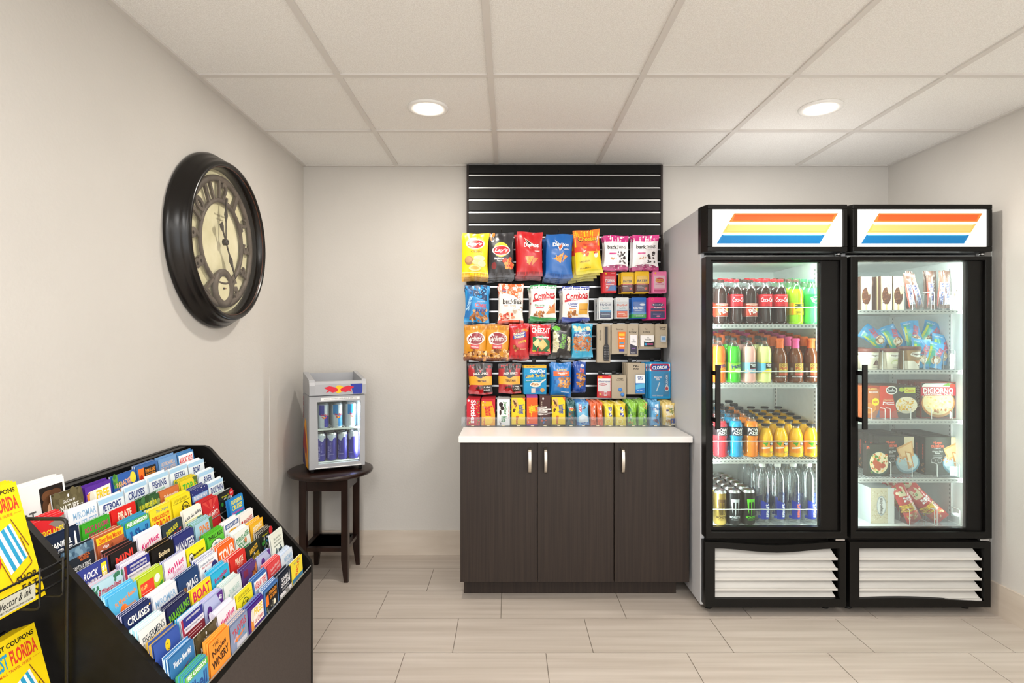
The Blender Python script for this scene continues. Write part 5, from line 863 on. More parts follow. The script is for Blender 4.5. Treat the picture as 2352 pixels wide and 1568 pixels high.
for k in range(12):
    an = R(90 - 30 * (k + 1)); n = str(k + 1)
    if k + 1 == 6: continue
    vs, fs = text_mesh(n, True, False); hh = .074; ww = .044 if len(n) == 1 else .078
    if n == '1': ww = .022
    if n == '11': ww = .056
    mb = MB(); cx, cz = .218 * math.cos(an), .218 * math.sin(an); rot = an - PI / 2
    up = True
    if 100 < (math.degrees(an) % 360) < 360 and (k + 1) in (4, 5, 7, 8): rot += PI * 0
    f = lambda x, y: (cx + (x * ww) * math.cos(rot) - (y * hh) * math.sin(rot), cz + (x * ww) * math.sin(rot) + (y * hh) * math.cos(rot))
    v0 = [f(*p) for p in vs]; mb.add([(x, -.030, z) for x, z in v0] + [(x, -.040, z) for x, z in v0], [tuple(i + len(v0) for i in q) for q in fs], M_MET)
    # sides of the numeral
    from collections import Counter
    ec = Counter(tuple(sorted((q[i], q[(i + 1) % len(q)]))) for q in fs for i in range(len(q)))
    mb.add([(x, -.030, z) for x, z in v0] + [(x, -.040, z) for x, z in v0], [(p, q, q + len(v0), p + len(v0)) for (p, q), c in ec.items() if c == 1], M_MET)
    mb.build('numeral', t)
def hand(an, L, tail, wd, spade, nm):
    mb = MB(); d = (math.cos(an), math.sin(an)); nrm = (-d[1], d[0])
    P = lambda l, w_: (d[0] * l + nrm[0] * w_, d[1] * l + nrm[1] * w_)
    pts = [P(-tail, .012), P(-tail * .8, .014), P(-tail * .55, .004), P(0, wd), P(L * .35, wd), P(L * spade - .03, wd), P(L * spade, .014), P(L * spade + .03, .006), P(L, .001), P(L, -.001), P(L * spade + .03, -.006), P(L * spade, -.014), P(L * spade - .03, -wd), P(0, -wd), P(-tail * .55, -.004), P(-tail * .8, -.014), P(-tail, -.012)]
    mb.prism([(x, z) for x, z in pts], 'y', -.052, -.049, mat('2e2722', 'k')); mb.build(nm, t)
hand(R(90), .185, .0, .0028, .62, 'minute_hand'); hand(R(90 - 150), .17, .085, .0035, .5, 'hour_hand')
mb = MB(); mb.lathe([(0, .058), (.012, .057), (.014, .05), (.014, .04)], 24, mat('2e2722', 'k'), ax='y'); mb.build('centre_cap', t)
mb = MB(); art(mb, 'ti .5 .62 .7 .26 a09a7c Sterling & Noble;t .5 .25 .5 .14 a09a7c CLOCK COMPANY', lambda u, v, d: ((u - .5) * .13, -.0225 - d, .085 + v * .045), .13, .045); mb.build('dial_print', t)
mb = MB(); 
for k in range(12): an = R(30 * k); mb.box(.068 * math.cos(an) - .003, .068 * math.cos(an) + .003, -.0455, -.0445, -.196 + .068 * math.sin(an) - .003, -.196 + .068 * math.sin(an) + .003, mat('1f1b18', 'k'))
mb.box(-.002, .020, -.043, -.042, -.197, -.194, mat('8a4a2c', 'k')); mb.lathe([(0, .044), (.004, .044), (.004, .040)], 10, mat('2e2722', 'k'), (0, 0, -.196), 'y'); mb.build('subdial_hand', t)
g = MB(); g.lathe([(0, .060), (.304, .060)], 64, clear('clock_glass', 'fbfbf8', .03), ax='y', sm=False); g.build('glass', t)
# ================================================================ BROCHURE RACK AGAINST THE LEFT WALL
y0r, y1r = 1.316, 2.122
t = empty('brochure_rack', (-.99, 1.72, 0)); tag(t, 'black slanted floor rack packed with brochures against the left wall', 'brochure rack')
prof = [(-1.242, 0.001), (-1.242, .922)] + [(-1.142, .922), (-1.128, .9185), (-1.116, .911)] + [(-.752, .506), (-.742, .492), (-.737, .475)] + [(-.735, .001)]
for y in (y0r - .018, y1r):
    a = MB(); a.prism(prof, 'y', y, y + .018, M_BLK); loc(a.build('side_panel', t, bevel=.002), t)
a = MB(); a.box(-1.242, -1.226, y0r, y1r, .001, .922, M_BLK); a.box(-1.226, -1.20, y0r, y1r, .905, .920, M_BLK); loc(a.build('back_panel', t), t)
a = MB(); a.box(-.743, -.737, y0r, y1r, .001, .452, M_GREY); loc(a.build('front_panel', t), t)
a = MB(); a.prism([(-.743, .450), (-.748, .454), (-.748, .468), (-.741, .468), (-.737, .454)], 'y', y0r, y1r, M_BLK); loc(a.build('front_rim', t), t)
a = MB(); a.prism([(-1.226, .78), (-.80, .33), (-.80, .32), (-1.226, .77)], 'y', y0r, y1r, M_BLK); loc(a.build('tray_bed', t), t)
NR = 12; DXr, DZr = .0356, .0350
def top(r): return -1.146 + DXr * (r - 1), .923 - DZr * (r - 1)
M_GW = mat('b5b5b2', 'k')
for r in range(1, NR + 1):
    x, z = top(r); a = MB(); a.tube([(x + .016, y0r + .002, z - .062), (x + .016, y1r - .002, z - .062)], .0018, M_GW, 6); loc(a.build('cross_wire', t), t)
for c in range(8):
    y = 2.060 - .107 * c; xa, za = top(0.3); xb, zb = top(12.2); a = MB(); a.tube([(xa, y, za - .055), (xb, y, zb - .055)], .002, M_GW, 6); loc(a.build('divider_wire', t), t)
BR = '''
1 1 3 3f7fb8 d white brochure headed AIRBOAT RIDES, at the top right corner|r .06 0 .94 .9 fff;tb .5 .62 .8 .34 d8242c AIRBOAT RIDES;r .06 0 .94 .25 9cc0dc
1 2 3 6f9ccc 5a88b8 blue brochure about historic homes|t .5 .72 .76 .18 f0c8a0 HISTORIC HOMES &;t .5 .5 .8 .18 f0c8a0 BOTANICAL GARDENS;t .5 .3 .7 .1 fff Museum of Natural Florida
1 3 4 3a68a8 c black and blue day safari brochure in the back row|r .06 .1 .94 .88 1b1b1e;p f07820 .06 .1 .3 .1 .34 .88 .06 .88;e .18 .4 .08 .2 c83418;tb .64 .7 .5 .17 f09a30 EVERGLADES;tb .64 .5 .46 .17 f09a30 DAY SAFARI;t .64 .28 .5 .1 ddd The Best Tour
1 4 2 2f5fae c blue parasail brochure with palm and yellow sun shape|n .02 .55 .3 1 14 .008 3c7a2c 5a9a3c;tb6 .45 .62 .66 .24 f4b88c PARADISE;tb6 .45 .36 .66 .24 f4b88c PARASAIL;e .86 .72 .13 .24 e8dc3c;r 0 0 1 .12 3f9ad0
1 5 4 5a2c9c 4a2288 purple brochure offering free ice cream in the back row|p f7f0e8 .1 .0 .96 .0 .96 .86 .1 .78;p e8943c .04 0 .3 0 .24 .8 .04 .7;e .22 .5 .09 .3 e8e4d0;tb .64 .56 .5 .36 f0d020 FREE;ti .62 .18 .6 .2 c83a4c Ice Cream
1 6 1 5c5438 d olive green nature brochure in the back row|n .1 .5 1 1 20 .012 665e40 544c32 6c6446;e .5 .88 .03 .06 fff;ti .5 .7 .4 .12 fff Get Close to;tb .5 .45 .62 .24 f4f2ea NATURE;r .06 .43 .16 .45 fff;r .84 .43 .94 .45 fff
1 7 6 f1f0f0 e white magazine with a brown haired portrait on its cover|r .5 -.6 .96 .8 1c1512;e .66 .46 .13 .2 6a4428;e .8 .48 .12 .18 5a3820;e .72 .1 .2 .4 5a3820;e .74 -.06 .13 .34 e8b890;t .2 -.1 .4 .4 555 ART
2 1 4 e6eff4 d white brochure headed BOAT in the second row|r 0 .82 1 1 a8d0ec;tb .5 .6 .44 .32 2a3c80 BOAT;t .5 .34 .3 .1 6ac08c RENTALS;t .4 .14 .5 .05 667 WHAT THE BAY
2 2 3 e6eff4 d white brochure headed JETSKI|r 0 .82 1 1 a8d0ec;tb .5 .6 .6 .32 2a3c80 JETSKI;t .5 .34 .3 .1 6ac08c RENTALS;t .4 .14 .5 .05 667 WHAT THE BAY
2 3 3 e6eff4 d white brochure headed FISHING|r 0 .82 1 1 a8d0ec;tb .5 .6 .7 .32 2a3c80 FISHING;t .5 .34 .5 .1 6ac08c DEEP SEA FISHING;t .5 .14 .5 .05 667 WHAT THE BAY
2 4 3 e6eff4 d white brochure headed CRUISES beside the FISHING one|r 0 .82 1 1 a8d0ec;tb .5 .6 .74 .32 2a3c80 CRUISES;t .5 .34 .6 .1 6ac08c SIGHTSEEING & SUNSET;t .5 .14 .5 .05 667 ENJOY THE BAY
2 5 3 e6eff4 d white brochure headed JETBOAT|r 0 .82 1 1 a8d0ec;tb .5 .6 .76 .34 2a3c80 JETBOAT;t .5 .3 .7 .12 6ac08c THRILL & NATURE RIDES;t .5 .12 .5 .05 667 WHAT THE BAY
2 6 2 eceef4 d white outlets brochure with pale blue letters, beside JETBOAT|t .55 .66 .8 .26 8fb8dc MIROMAR;t .55 .32 .8 .26 8fb8dc OUTLETS;r .3 .1 .9 .13 889
2 7 6 d8242c e red brochure about airboats at the near end of second row|p 8a8078 .5 .8 1 .95 1 .3;tb .5 .5 .86 .24 f0dc28 EVERGLADES;tb .5 .2 .9 .3 f4d828 AIRBOATS
3 1 3 e6eff4 d white brochure headed RIVER|r 0 .82 1 1 a8d0ec;tb .56 .6 .5 .32 2a3c80 RIVER;t .5 .34 .6 .1 6ac08c & SUNSET CRUISES;t .4 .14 .5 .05 667 WHAT THE BAY
3 2 5 e8d028 4a7a4c yellow and green TOP 5 attractions brochure|p 5a6a2c .7 1 1 1 1 .5;tb .5 .64 .8 .4 3cb43c TOP 5;t .5 .3 .9 .14 3c8a2c ATTRACTIONS
3 3 2 c8703c 8a8a8a orange and teal sightseeing boat tours brochure|r 0 0 1 .35 3a9aa0;tb .55 .68 .74 .22 f4ead8 Sightseeing;tb .55 .4 .74 .24 f4ead8 Boat Tours
3 4 3 2f5a34 c dark green island eco tour brochure|n .2 .2 1 1 14 .012 3f7440 8a9c5c 2c4c2c;tb .46 .68 .8 .2 e8e028 ISLAND EXPLORER TOUR;t .46 .42 .5 .14 fff ECO TOUR;e .85 .22 .14 .2 e8eef4
3 5 2 d8201c e bright red PIRATE cruise brochure beside the green kayak one|tb .52 .68 .56 .3 f2e2c8 PIRATE;t .55 .42 .4 .14 f0b8a0 CRUISE;r .42 0 1 .3 7a5430;t .75 .14 .3 .16 fff VOTED;r 0 0 .42 .16 5a9a3c
3 6 3 3aa428 c bright green boat and kayak rentals brochure|tb .52 .76 .86 .2 b81c68 BOAT & KAYAK;tb .52 .5 .6 .2 b81c68 RENTALS;tb .52 .26 .86 .1 e8f8d8 AREA'S LARGEST FLEET!
3 7 2 16243f e navy outlets brochure with a white lighthouse, near end of third row|tb .42 .62 .66 .2 fff SANIBEL;tb .42 .36 .66 .22 fff OUTLETS;t .5 .12 .7 .1 dde FACTORY;p fff .82 .3 .9 .3 .88 .86 .84 .86;p 3ac0b8 .78 .2 .98 .42 .9 .3
4 1 3 e6eff4 d white brochure headed DOLPHIN|r 0 .82 1 1 a8d0ec;tb .52 .6 .8 .32 2a3c80 DOLPHIN;t .55 .34 .6 .1 6ac08c SNORKELING TOUR;t .4 .14 .5 .05 667 WHAT THE BAY
4 2 5 2a3478 c navy dinner theatre brochure with white band|r 0 .45 1 .72 7aa4d8;tb .5 .58 .8 .2 f4f4f8 BROADWAY PALM;n 0 .8 1 1 8 .002 fff;r 0 0 1 .12 f0c020
4 3 5 f2dc20 e8d860 yellow coupon brochure with a gator emblem in a circle|t .45 .84 .7 .14 7a6a20 $20 OFF PER PERSON;r .05 .72 .95 .74 4a4a20;o .66 .3 .24 .36 3a3a18;n .5 .1 .82 .5 14 .006 4a4a20 8a7a20
4 4 4 f4dc2c e yellow airboat brochure with red letters|ti .6 .84 .6 .16 2c7a9c The Original;tb .5 .6 .84 .18 d83420 EVERGLADES CITY;tb .5 .28 .86 .36 e04420 AIRBOAT
4 5 5 3f9acc 3c9c6c blue shell shop brochure headed FREE ADMISSION, back one|p 4aa84c 0 .76 1 .76 1 1 0 1;tb .5 .88 .86 .16 fff FREE ADMISSION!;p 2c5a9c .12 .6 .2 .2 .3 .2 .22 .6;tb .62 .4 .56 .46 1f4c94 Shell;r .1 0 .9 .08 7cc4e4
4 6 4 b8623c e brown flea market brochure with yellow heading|r 0 .74 1 1 f4c81c;tb .5 .86 .86 .18 d8481c Giant Flea Market;t .3 .6 .24 .12 fff Visit;tb .5 .42 .86 .22 fff Fleamasters;tb .5 .14 .86 .22 fff Fleamarket;n 0 0 1 .7 8 .01 8a4428 a8542c
4 7 3 232a33 c dark historical museum brochure at the near end|r 0 .66 1 1 5c7c94;n 0 .66 1 1 16 .008 7c9cb0 3c5870;tb .66 .56 .4 .2 c8642c HISTORICAL~MUSEUM;t .5 .28 .7 .16 eee A CAPTIVATING;tb .55 .1 .7 .18 eee THROUGH
5 1 3 1d1f1e ddd black brochure with red corner circle above the sightseeing cruises one|e .86 .84 .15 .2 d8242c;t .86 .84 .2 .1 fff $5 OFF;t .4 .84 .5 .1 e0dc28 Wooten's;n .3 .1 .8 .74 24 .006 eee 3a8ac0 50a040 999;e .14 .5 .08 .1 3c9a3c
5 2 5 c8282c b4433c red restaurant brochure with sun rays|p d84a40 .5 .5 0 1 .2 1;p d84a40 .5 .5 .4 1 .6 1;p d84a40 .5 .5 .8 1 1 1;o .6 .3 .34 .16 e89080;tbi6 .6 .3 .6 .2 f4e8e4 LUMPSY;p fff .6 .56 .7 .66 .66 .52
5 3 2 f1efe6 e cream sailing trip brochure|tb6 .5 .68 .92 .2 1c2030 Let's Go Sailing;r .1 .0 .7 .44 b8c4cc;r .68 .2 .95 .5 5a8aa0;r 0 .5 1 .53 e8e070
5 4 3 2c3a44 c dark airboat brochure with red and yellow slanted letters|tb12 .46 .7 .6 .2 e8e020 EVERGLADES;tb12 .5 .36 .86 .3 d82428 AIRBOAT;tb12 .6 .1 .6 .12 f0d020 COUNTRY
5 5 3 f0eaf2 d white brochure with pink island express letters, in the fifth row|tbi8 .5 .6 .8 .3 d81c74 KeyWest;t8 .6 .4 .5 .14 e078a8 EXPRESS;r .1 .24 .9 .27 e0a8c0;n .1 0 .9 .16 12 .005 c8c4cc
5 6 5 1e1a1a a8605c black brochure with red MINI GOLF letters|tb5 .5 .68 .66 .28 ee4438 MINI;tb5 .5 .34 .72 .28 ee4438 GOLF;n .3 0 .9 .14 10 .006 7a6a5a 4a4038
5 7 2 35408f d blue rock climbing brochure with yellow strip|p f0dc28 .76 .0 .94 .0 .94 .9 .76 .9;tb .85 .7 .14 .16 fff $1;tb .85 .5 .14 .14 fff OFF;tbi .4 .72 .5 .24 f2f2f8 ROCK;tbi .4 .42 .66 .24 f2f2f8 CLIMBING;tb .4 .14 .6 .22 f2f2f8 & WALLS
6 1 3 1f86cc 1c6cb0 blue sightseeing cruises brochure near the far side|tb .5 .82 .76 .2 f4e428 SIGHTSEEING;tb .5 .54 .74 .24 f4e428 CRUISES;tb .5 .3 .8 .12 e0489c Our Island Adventures;r .2 .12 .8 .18 3cc08c
6 3 6 a9cfe4 5a9a4c blue and green brochure with orange island letters|tb .5 .68 .54 .34 f0863c PINE;tb .5 .3 .7 .34 f0863c ISLAND;p 4c7a34 .8 1 1 1 1 .0 .9 0;r 0 0 1 .1 5c9a3c
6 4 4 2f3478 c purple brochure with white MANATEES lettering|tb .5 .5 .94 .4 f4f4fa MANATEES;t .6 .16 .6 .14 b8c0e0 YOUR BOAT;p 3c8a6c 0 0 .4 0 .3 .2 0 .24
6 5 6 17130f b08c60 black brochure reading Explore the Story|tb .55 .66 .5 .24 f2dcae Explore;tb .55 .34 .66 .24 f2dcae the Story
6 6 5 e8e4ea 9c94b8 navy white and maroon museum brochure, in the sixth row|r .08 .66 1 1 2f3288;tb .55 .88 .66 .08 f4f0f0 A WORLD WAR EXPERIENCE;tb .55 .75 .66 .08 f4f0f0 FOR ALL AGES ABOUT THIS;t .55 .56 .8 .1 889 Military Heritage Museum;r .08 .2 1 .46 7c1c28;r .2 .34 .85 .36 e8c8c8;r .2 .27 .85 .29 e8c8c8;r .0 0 .08 1 a8304c;r .08 0 1 .18 2c5a88
6 7 4 b8d8e4 e8a8b8 pale blue brochure headed 8 Ways to Enjoy|n .7 .8 1 1 10 .006 3c7a5c;n 0 .7 .2 .95 8 .006 3c7a5c;tbi .55 .64 .8 .22 c82c4c 8 Ways to Enjoy;t .6 .4 .6 .12 d0607c Day, Evening or Week on;t .5 .24 .5 .12 d0607c Captiva Island;r .4 0 .8 .14 d8dcdc
7 1 3 f2f0ee d white seafood restaurant brochure with red crab letters|tb4 .58 .58 .66 .24 b8242c PINCHERS;n .08 .5 .22 .7 6 .006 b8242c;ti .5 .32 .6 .12 555 Florida seafood
7 2 4 f2f2f4 e white cruise brochure with navy heading and yellow wave|r .06 .68 .96 .9 1f4c8c;tb .5 .79 .76 .14 fff GULF & BAY CRUISES;p f4b820 .1 .4 .4 .6 .9 .5 .5 .44;ti .55 .34 .7 .16 2c5a94 Island Princess;r .1 0 .9 .18 6a4a3c
7 3 4 5cc030 3c9030 green THRILL RIDE brochure|tb .5 .82 .84 .18 16240f THRILL RIDE;e .5 .36 .38 .3 16240f;e .5 .36 .35 .27 f4f8f0;tb .5 .26 .6 .16 2c9a3c SEA RACER;n .3 .4 .7 .5 6 .006 889
7 4 2 f4e820 e yellow mystery dinner train brochure|e .2 .6 .13 .24 1c1a14;e .2 .6 .11 .2 f4f0e8;tb .2 .6 .1 .2 111 M;tb3 .62 .68 .6 .16 2a2614 Murder Mystery;ti3 .62 .46 .56 .14 2a2614 Dinner Train;r .3 .3 .8 .32 a89c20;p d8581c .26 .4 .38 .22 .36 .18 .22 .36
7 5 3 f0eaf2 5a6cb0 white brochure with pink island express letters, in the seventh row|tbi8 .5 .6 .8 .3 d81c74 KeyWest;t8 .6 .4 .5 .14 e078a8 EXPRESS;r .1 .24 .9 .27 e0a8c0;n .1 0 .9 .16 12 .005 c8c4cc
7 6 4 b4cc28 e0e0c0 lime green coupon brochure with red one dollar box|p e8402c .06 .26 .6 .26 .6 .78 .06 .78;tb .2 .6 .24 .16 f4e070 $1 OFF;r .1 .4 .5 .42 f4c0b0;e .74 .66 .12 .16 f0ece0;n .1 0 .5 .2 8 .008 8a5ca8 7a4c9c;p 3c9a34 .7 .3 .95 .5 .95 0 .7 0
7 7 4 54b4e0 b0dce8 sky blue beach rentals brochure with orange sun|tb8 .56 .66 .76 .22 f0903c Ft Myers Beach;e .45 .3 .14 .22 ee7a28;tb .7 .36 .4 .14 f09a50 Rentals;p f0f4f8 0 0 1 .1 1 .3 .7 .18 .3 .1
8 1 5 efb424 d8c8a0 golden yellow tours brochure near the far side|r .1 .08 .9 .9 f0bc34;tb5 .54 .7 .72 .26 f8f2dc SEGWAY;tb5 .6 .4 .66 .26 f8f2dc TOURS;e .2 .28 .1 .16 f8e8b0;r .4 0 .9 .16 a8c8d8
8 2 5 ebf0ea d white and green brochure with large green letters|tb6 .5 .68 .9 .24 2c8a4c EVERGLADES;tb6 .42 .38 .6 .24 2c8a4c TOURS;e .66 .46 .08 .12 d88a5c;r .2 .12 .9 .2 3c9a5c
8 3 5 ee6c22 d orange brochure with big white TOUR lettering|tb5 .5 .6 .92 .5 f8f4ee TOUR;e .2 .16 .14 .16 5a7ab0;tb5 .66 .18 .6 .18 2c3c6c TRADITION
8 4 5 eef0f4 3a4a94 white thrift stores brochure with a ten dollar circle|t .42 .86 .76 .1 444c6c Southwest Florida's;t .42 .74 .6 .1 c8343c Best Thrift Stores;e .78 .42 .2 .32 2c3474;tb .78 .42 .24 .26 f4f4f8 $10~OFF;p 2c3474 .18 .3 .36 .3 .36 .5 .27 .62 .18 .5;e .27 .42 .05 .07 d8343c
8 5 3 24406f d0d8e4 navy science theatre brochure with brown animal head|e .24 .3 .16 .22 7a5438;e .2 .36 .1 .14 a07850;tb6 .62 .5 .54 .34 f4f4f8 IMAG;t6 .6 .26 .56 .1 b8c4d8 HISTORY & SCIENCE
8 6 6 e8ebf2 d white outlets brochure with pale blue letters, middle of the rack|t .5 .66 .86 .26 8fb8dc MIROMAR;t .4 .32 .5 .26 8fb8dc OUTLETS
8 7 4 1f2c5c c8c4dc navy CRUISES brochure with gold star and white ring|tb .5 .72 .8 .26 f4f2ec CRUISES;e .94 .84 .03 .04 f0c040;e .5 .02 .4 .44 f0ece0;e .5 .02 .36 .4 1f2c5c;e .5 .0 .24 .28 e8e4dc
9 1 6 1d1f1e c0b8ac black brochure with red corner circle, lower one near the far side|e .86 .84 .15 .2 d8242c;t .4 .84 .5 .1 e0dc28 Wooten's;n .2 .1 .8 .74 24 .006 eee 3a8ac0 50a040 999;e .14 .5 .08 .1 3c9a3c
9 2 2 232a20 8a9a8c dark airboats and alligators brochure with yellow letters|tb8 .5 .72 .6 .24 f0b82c AIRBOATS;ti .5 .52 .1 .1 eee &;tb8 .5 .34 .7 .24 e8c030 ALLIGATORS;n .6 0 1 .3 8 .006 9aa8b0
9 3 4 d8342c f0c8c0 red PIRATE cruise brochure in the lower half of the rack|tb .56 .7 .5 .26 f2e2c8 PIRATE;t .58 .5 .34 .12 f0b8a0 CRUISE;r .4 .0 1 .36 7a5430;r .5 .1 .9 .14 ddd;r 0 0 .4 .2 5a9a3c
9 4 5 2fb4dc 9cc8dc cyan brochure with magenta heading|tb6 .52 .7 .76 .24 b81c5c Everglades;t6 .4 .44 .6 .14 c8e060 adventure tours;n .6 .1 .95 .5 10 .010 2c7a34 1c5a2c;r .1 .06 .4 .12 e0f4f8
9 5 1 f4dc24 e yellow boat rentals brochure with pink letters|tb .5 .68 .86 .4 d81c5c BOAT;tb .5 .28 .86 .26 d8203c RENTALS;t .5 .05 .7 .1 2c9ab0 239-463
9 6 4 23244f 9a9ca4 navy parasailing brochure with green letters|tb8 .5 .64 .9 .34 7ac82c PARASAILING;tb8 .55 .28 .84 .18 e8e020 & JET SKI RENTALS;r 0 0 1 .08 4a4a9c
9 7 6 ecedeb 9cccd8 white village brochure with navy and orange letters|t6 .52 .66 .84 .28 2c3c4c FISHERMEN'S;t6 .64 .34 .6 .26 e8643c VILLAGE;r 0 0 .3 .06 9cd0d8
10 1 1 e6ebdf d pale cream brochure with dark green lettering|ti .5 .76 .6 .12 4c5c54 Take a break from;ti .5 .58 .6 .12 4c5c54 the Ordinary;ti .5 .4 .7 .12 4c5c54 Extraordinary;n .3 0 .8 .24 8 .008 3c4c54
10 2 2 b4bce0 c8c8e4 lavender brochure with purple corner, far one|p 5a2c88 .76 1 1 1 1 .6;e .4 .62 .14 .22 5a2c88;ti20 .55 .3 .5 .2 5a4cb0 Rasoie;n .8 .0 1 .6 10 .006 6a7ab8
10 3 3 5a3a7c 8c84a8 purple evening street photo brochure|p c8743c .5 0 1 0 1 .9 .6 .4;p e8a070 0 0 .4 0 .5 .3 0 .3;r .1 .6 .4 .9 7c2c4c;n .6 .2 .95 .7 8 .005 5a3420;tb .3 .12 .3 .1 f0e0d0 TIN CITY
10 4 5 e6edeb a8c0bc pale mint and white brochure with faint letters|t3 .56 .6 .6 .24 a8c8c0 PROMENADE;e .2 .5 .04 .08 9cc0b8;t .56 .38 .4 .08 b8ccc8 at Bonita Bay
10 5 4 b8c0e4 c4bce0 lavender brochure with purple five dollar corner, centre of the rack|p 5a2c88 .66 1 1 1 1 .3 .96 .28;tb-30 .86 .76 .14 .18 fff $5;e .24 .52 .13 .26 5a2c88;p f4f4f8 .18 .36 .3 .36 .28 .54 .2 .54;ti40 .3 .16 .4 .2 5a4cb0 Rasoie;n .7 .0 .95 .4 14 .006 6a7ab8
10 6 4 e4e0ea 38a0c8 navy white and maroon museum brochure, in the lower rows|r .08 .66 1 1 2f3288;tb .55 .88 .66 .08 f4f0f0 A WORLD WAR EXPERIENCE;t .55 .56 .8 .1 889 Military Heritage Museum;r .08 .1 1 .46 7c1c28;r .2 .34 .85 .36 e8c8c8;r .2 .24 .85 .26 e8c8c8;r .0 0 .08 1 a8304c
10 7 9 3a58a8 c4a040 plain blue brochure with small yellow circle|e .5 .66 .1 .2 f4d020;r .44 .7 .52 .72 3a3020;r .5 .5 .56 .52 3a3020
11 1 7 dfe7f2 a8bcd8 white outlets brochure with pale blue letters, far lower corner|t .6 .7 .7 .26 8fb8dc MIROMAR;t .6 .36 .7 .26 8fb8dc OUTLETS;r .3 .1 .9 .13 889
11 2 5 e0484c f0b0b0 red and blue shell brochure with pale edges|r 0 0 1 .34 4c54a8;t6 .55 .76 .7 .14 f4d0d0 Seashell Museum;t6 .55 .56 .7 .12 f4d0d0 National Shell;o .4 .1 .2 .2 8c94d0
11 3 3 3f6fb4 9cb8d4 white and blue brochure headed AIRBOAT RIDES in the lower rows|r .06 0 .95 .9 b8d0e4;r .06 .5 .95 .9 fff;tb .5 .68 .8 .3 d8242c AIRBOAT RIDES;tb .5 .2 .8 .3 b82c34 EVERGLADES
11 4 2 f4e424 e yellow coupon brochure with a gator emblem, lower one|t .45 .84 .7 .14 7a6a20 $20 OFF PER PERSON;r .05 .72 .95 .74 4a4a20;o .5 .3 .24 .36 3a5a18;n .36 .1 .66 .5 14 .006 4a4a20 8a7a20
11 5 8 f0eaf2 d0ccdc white brochure with pink island express letters, lowest one|tbi8 .5 .6 .8 .3 d81c74 KeyWest;t8 .6 .4 .5 .14 e078a8 EXPRESS;r .1 .24 .9 .27 e0a8c0;n .3 0 .9 .16 12 .005 a8a4ac
11 6 1 54492f e olive brown nature brochure in the lower rows|n .1 .4 1 1 20 .012 5e5238 483e28 645a40;e .5 .88 .03 .06 fff;ti .5 .7 .3 .12 fff Get Close to;tb .5 .42 .66 .24 f4f2ea NATURE
11 7 4 3a78b0 c8dcec blue bird brochure reading Want to Meet Me?|tb3 .5 .72 .74 .22 f4f4f8 Want to Meet Me?;e .25 0 .16 .3 8a8680;p 8a4c34 .26 .14 .85 .5 .3 .26;e .24 .22 .02 .04 111
12 1 2 f2dc3c e yellow and red brochure in the far lower corner|p f2dc3c 0 0 1 0 1 1 0 1;tb60 .5 .5 .8 .3 e05a20 AIRBOAT;t .5 .88 .6 .12 2c7a9c The Original;r 0 0 1 .2 3a78a0
12 2 4 1c2434 8c94a0 navy outlets brochure with lighthouse in the lowest row|tb .5 .74 .6 .18 f4f4f8 SANIBEL;tb .46 .5 .64 .2 f4f4f8 OUTLETS;p fff .82 .4 .88 .4 .87 .9 .83 .9;t .5 .3 .6 .08 ccc STORE DIRECTORY;r 0 0 1 .18 e0e0e4;n .3 0 .8 .18 8 .006 888
12 3 4 4a78b4 d0dcec blue framed day safari brochure in the lowest row|r .05 0 .95 .9 1b1b1e;p f07820 .06 .3 .26 .3 .26 .8 .06 .7;tb .6 .74 .56 .16 f09a30 EVERGLADES;tb .6 .54 .5 .16 f09a30 DAY SAFARI;n .1 0 .9 .3 16 .006 5a6a4c 8a8a7c 3a3a38;e .66 .2 .08 .12 f4ecd0
12 4 6 4a2488 6a8ac8 purple brochure offering free ice cream in the lowest row|p f7f0e8 .2 .12 .96 .12 .96 .86 .2 .86;p e8943c .12 .0 .3 .0 .26 .7 .12 .6;e .22 .6 .1 .24 e8e4d0;tb .62 .66 .54 .3 f0d020 FREE;ti .62 .3 .6 .2 c83a4c Ice Cream
12 5 5 8a98b8 d8c0b0 colourful brochure with curved pages in the lowest row|tb10 .5 .7 .8 .3 c04858 TRAVELS;n .1 .1 .9 .56 16 .008 e07a3c 3a9ac0 c8b0c8;r .3 0 .9 .2 d0d0dc;tb10 .5 .4 .6 .14 f08a3c deals
12 6 4 fb9a34 f0a040 bright orange winery brochure|t6 .3 .82 .3 .16 5a2c10 THE;tb8 .46 .56 .7 .3 3a1c0c Naples;tb8 .5 .2 .84 .3 2a140a WINERY
12 7 6 4a9ccc 4aa45c blue shell shop brochure headed FREE ADMISSION, front corner|p 5ab84c 0 .76 1 .76 1 1 0 1;tb .5 .88 .86 .16 fff FREE ADMISSION!;tb .55 .4 .76 .5 1f4c94 Shell;r .1 0 .9 .08 7cc4e4
'''
rnd = random.Random(9); BW = .0985; BH = .17; VB = .070
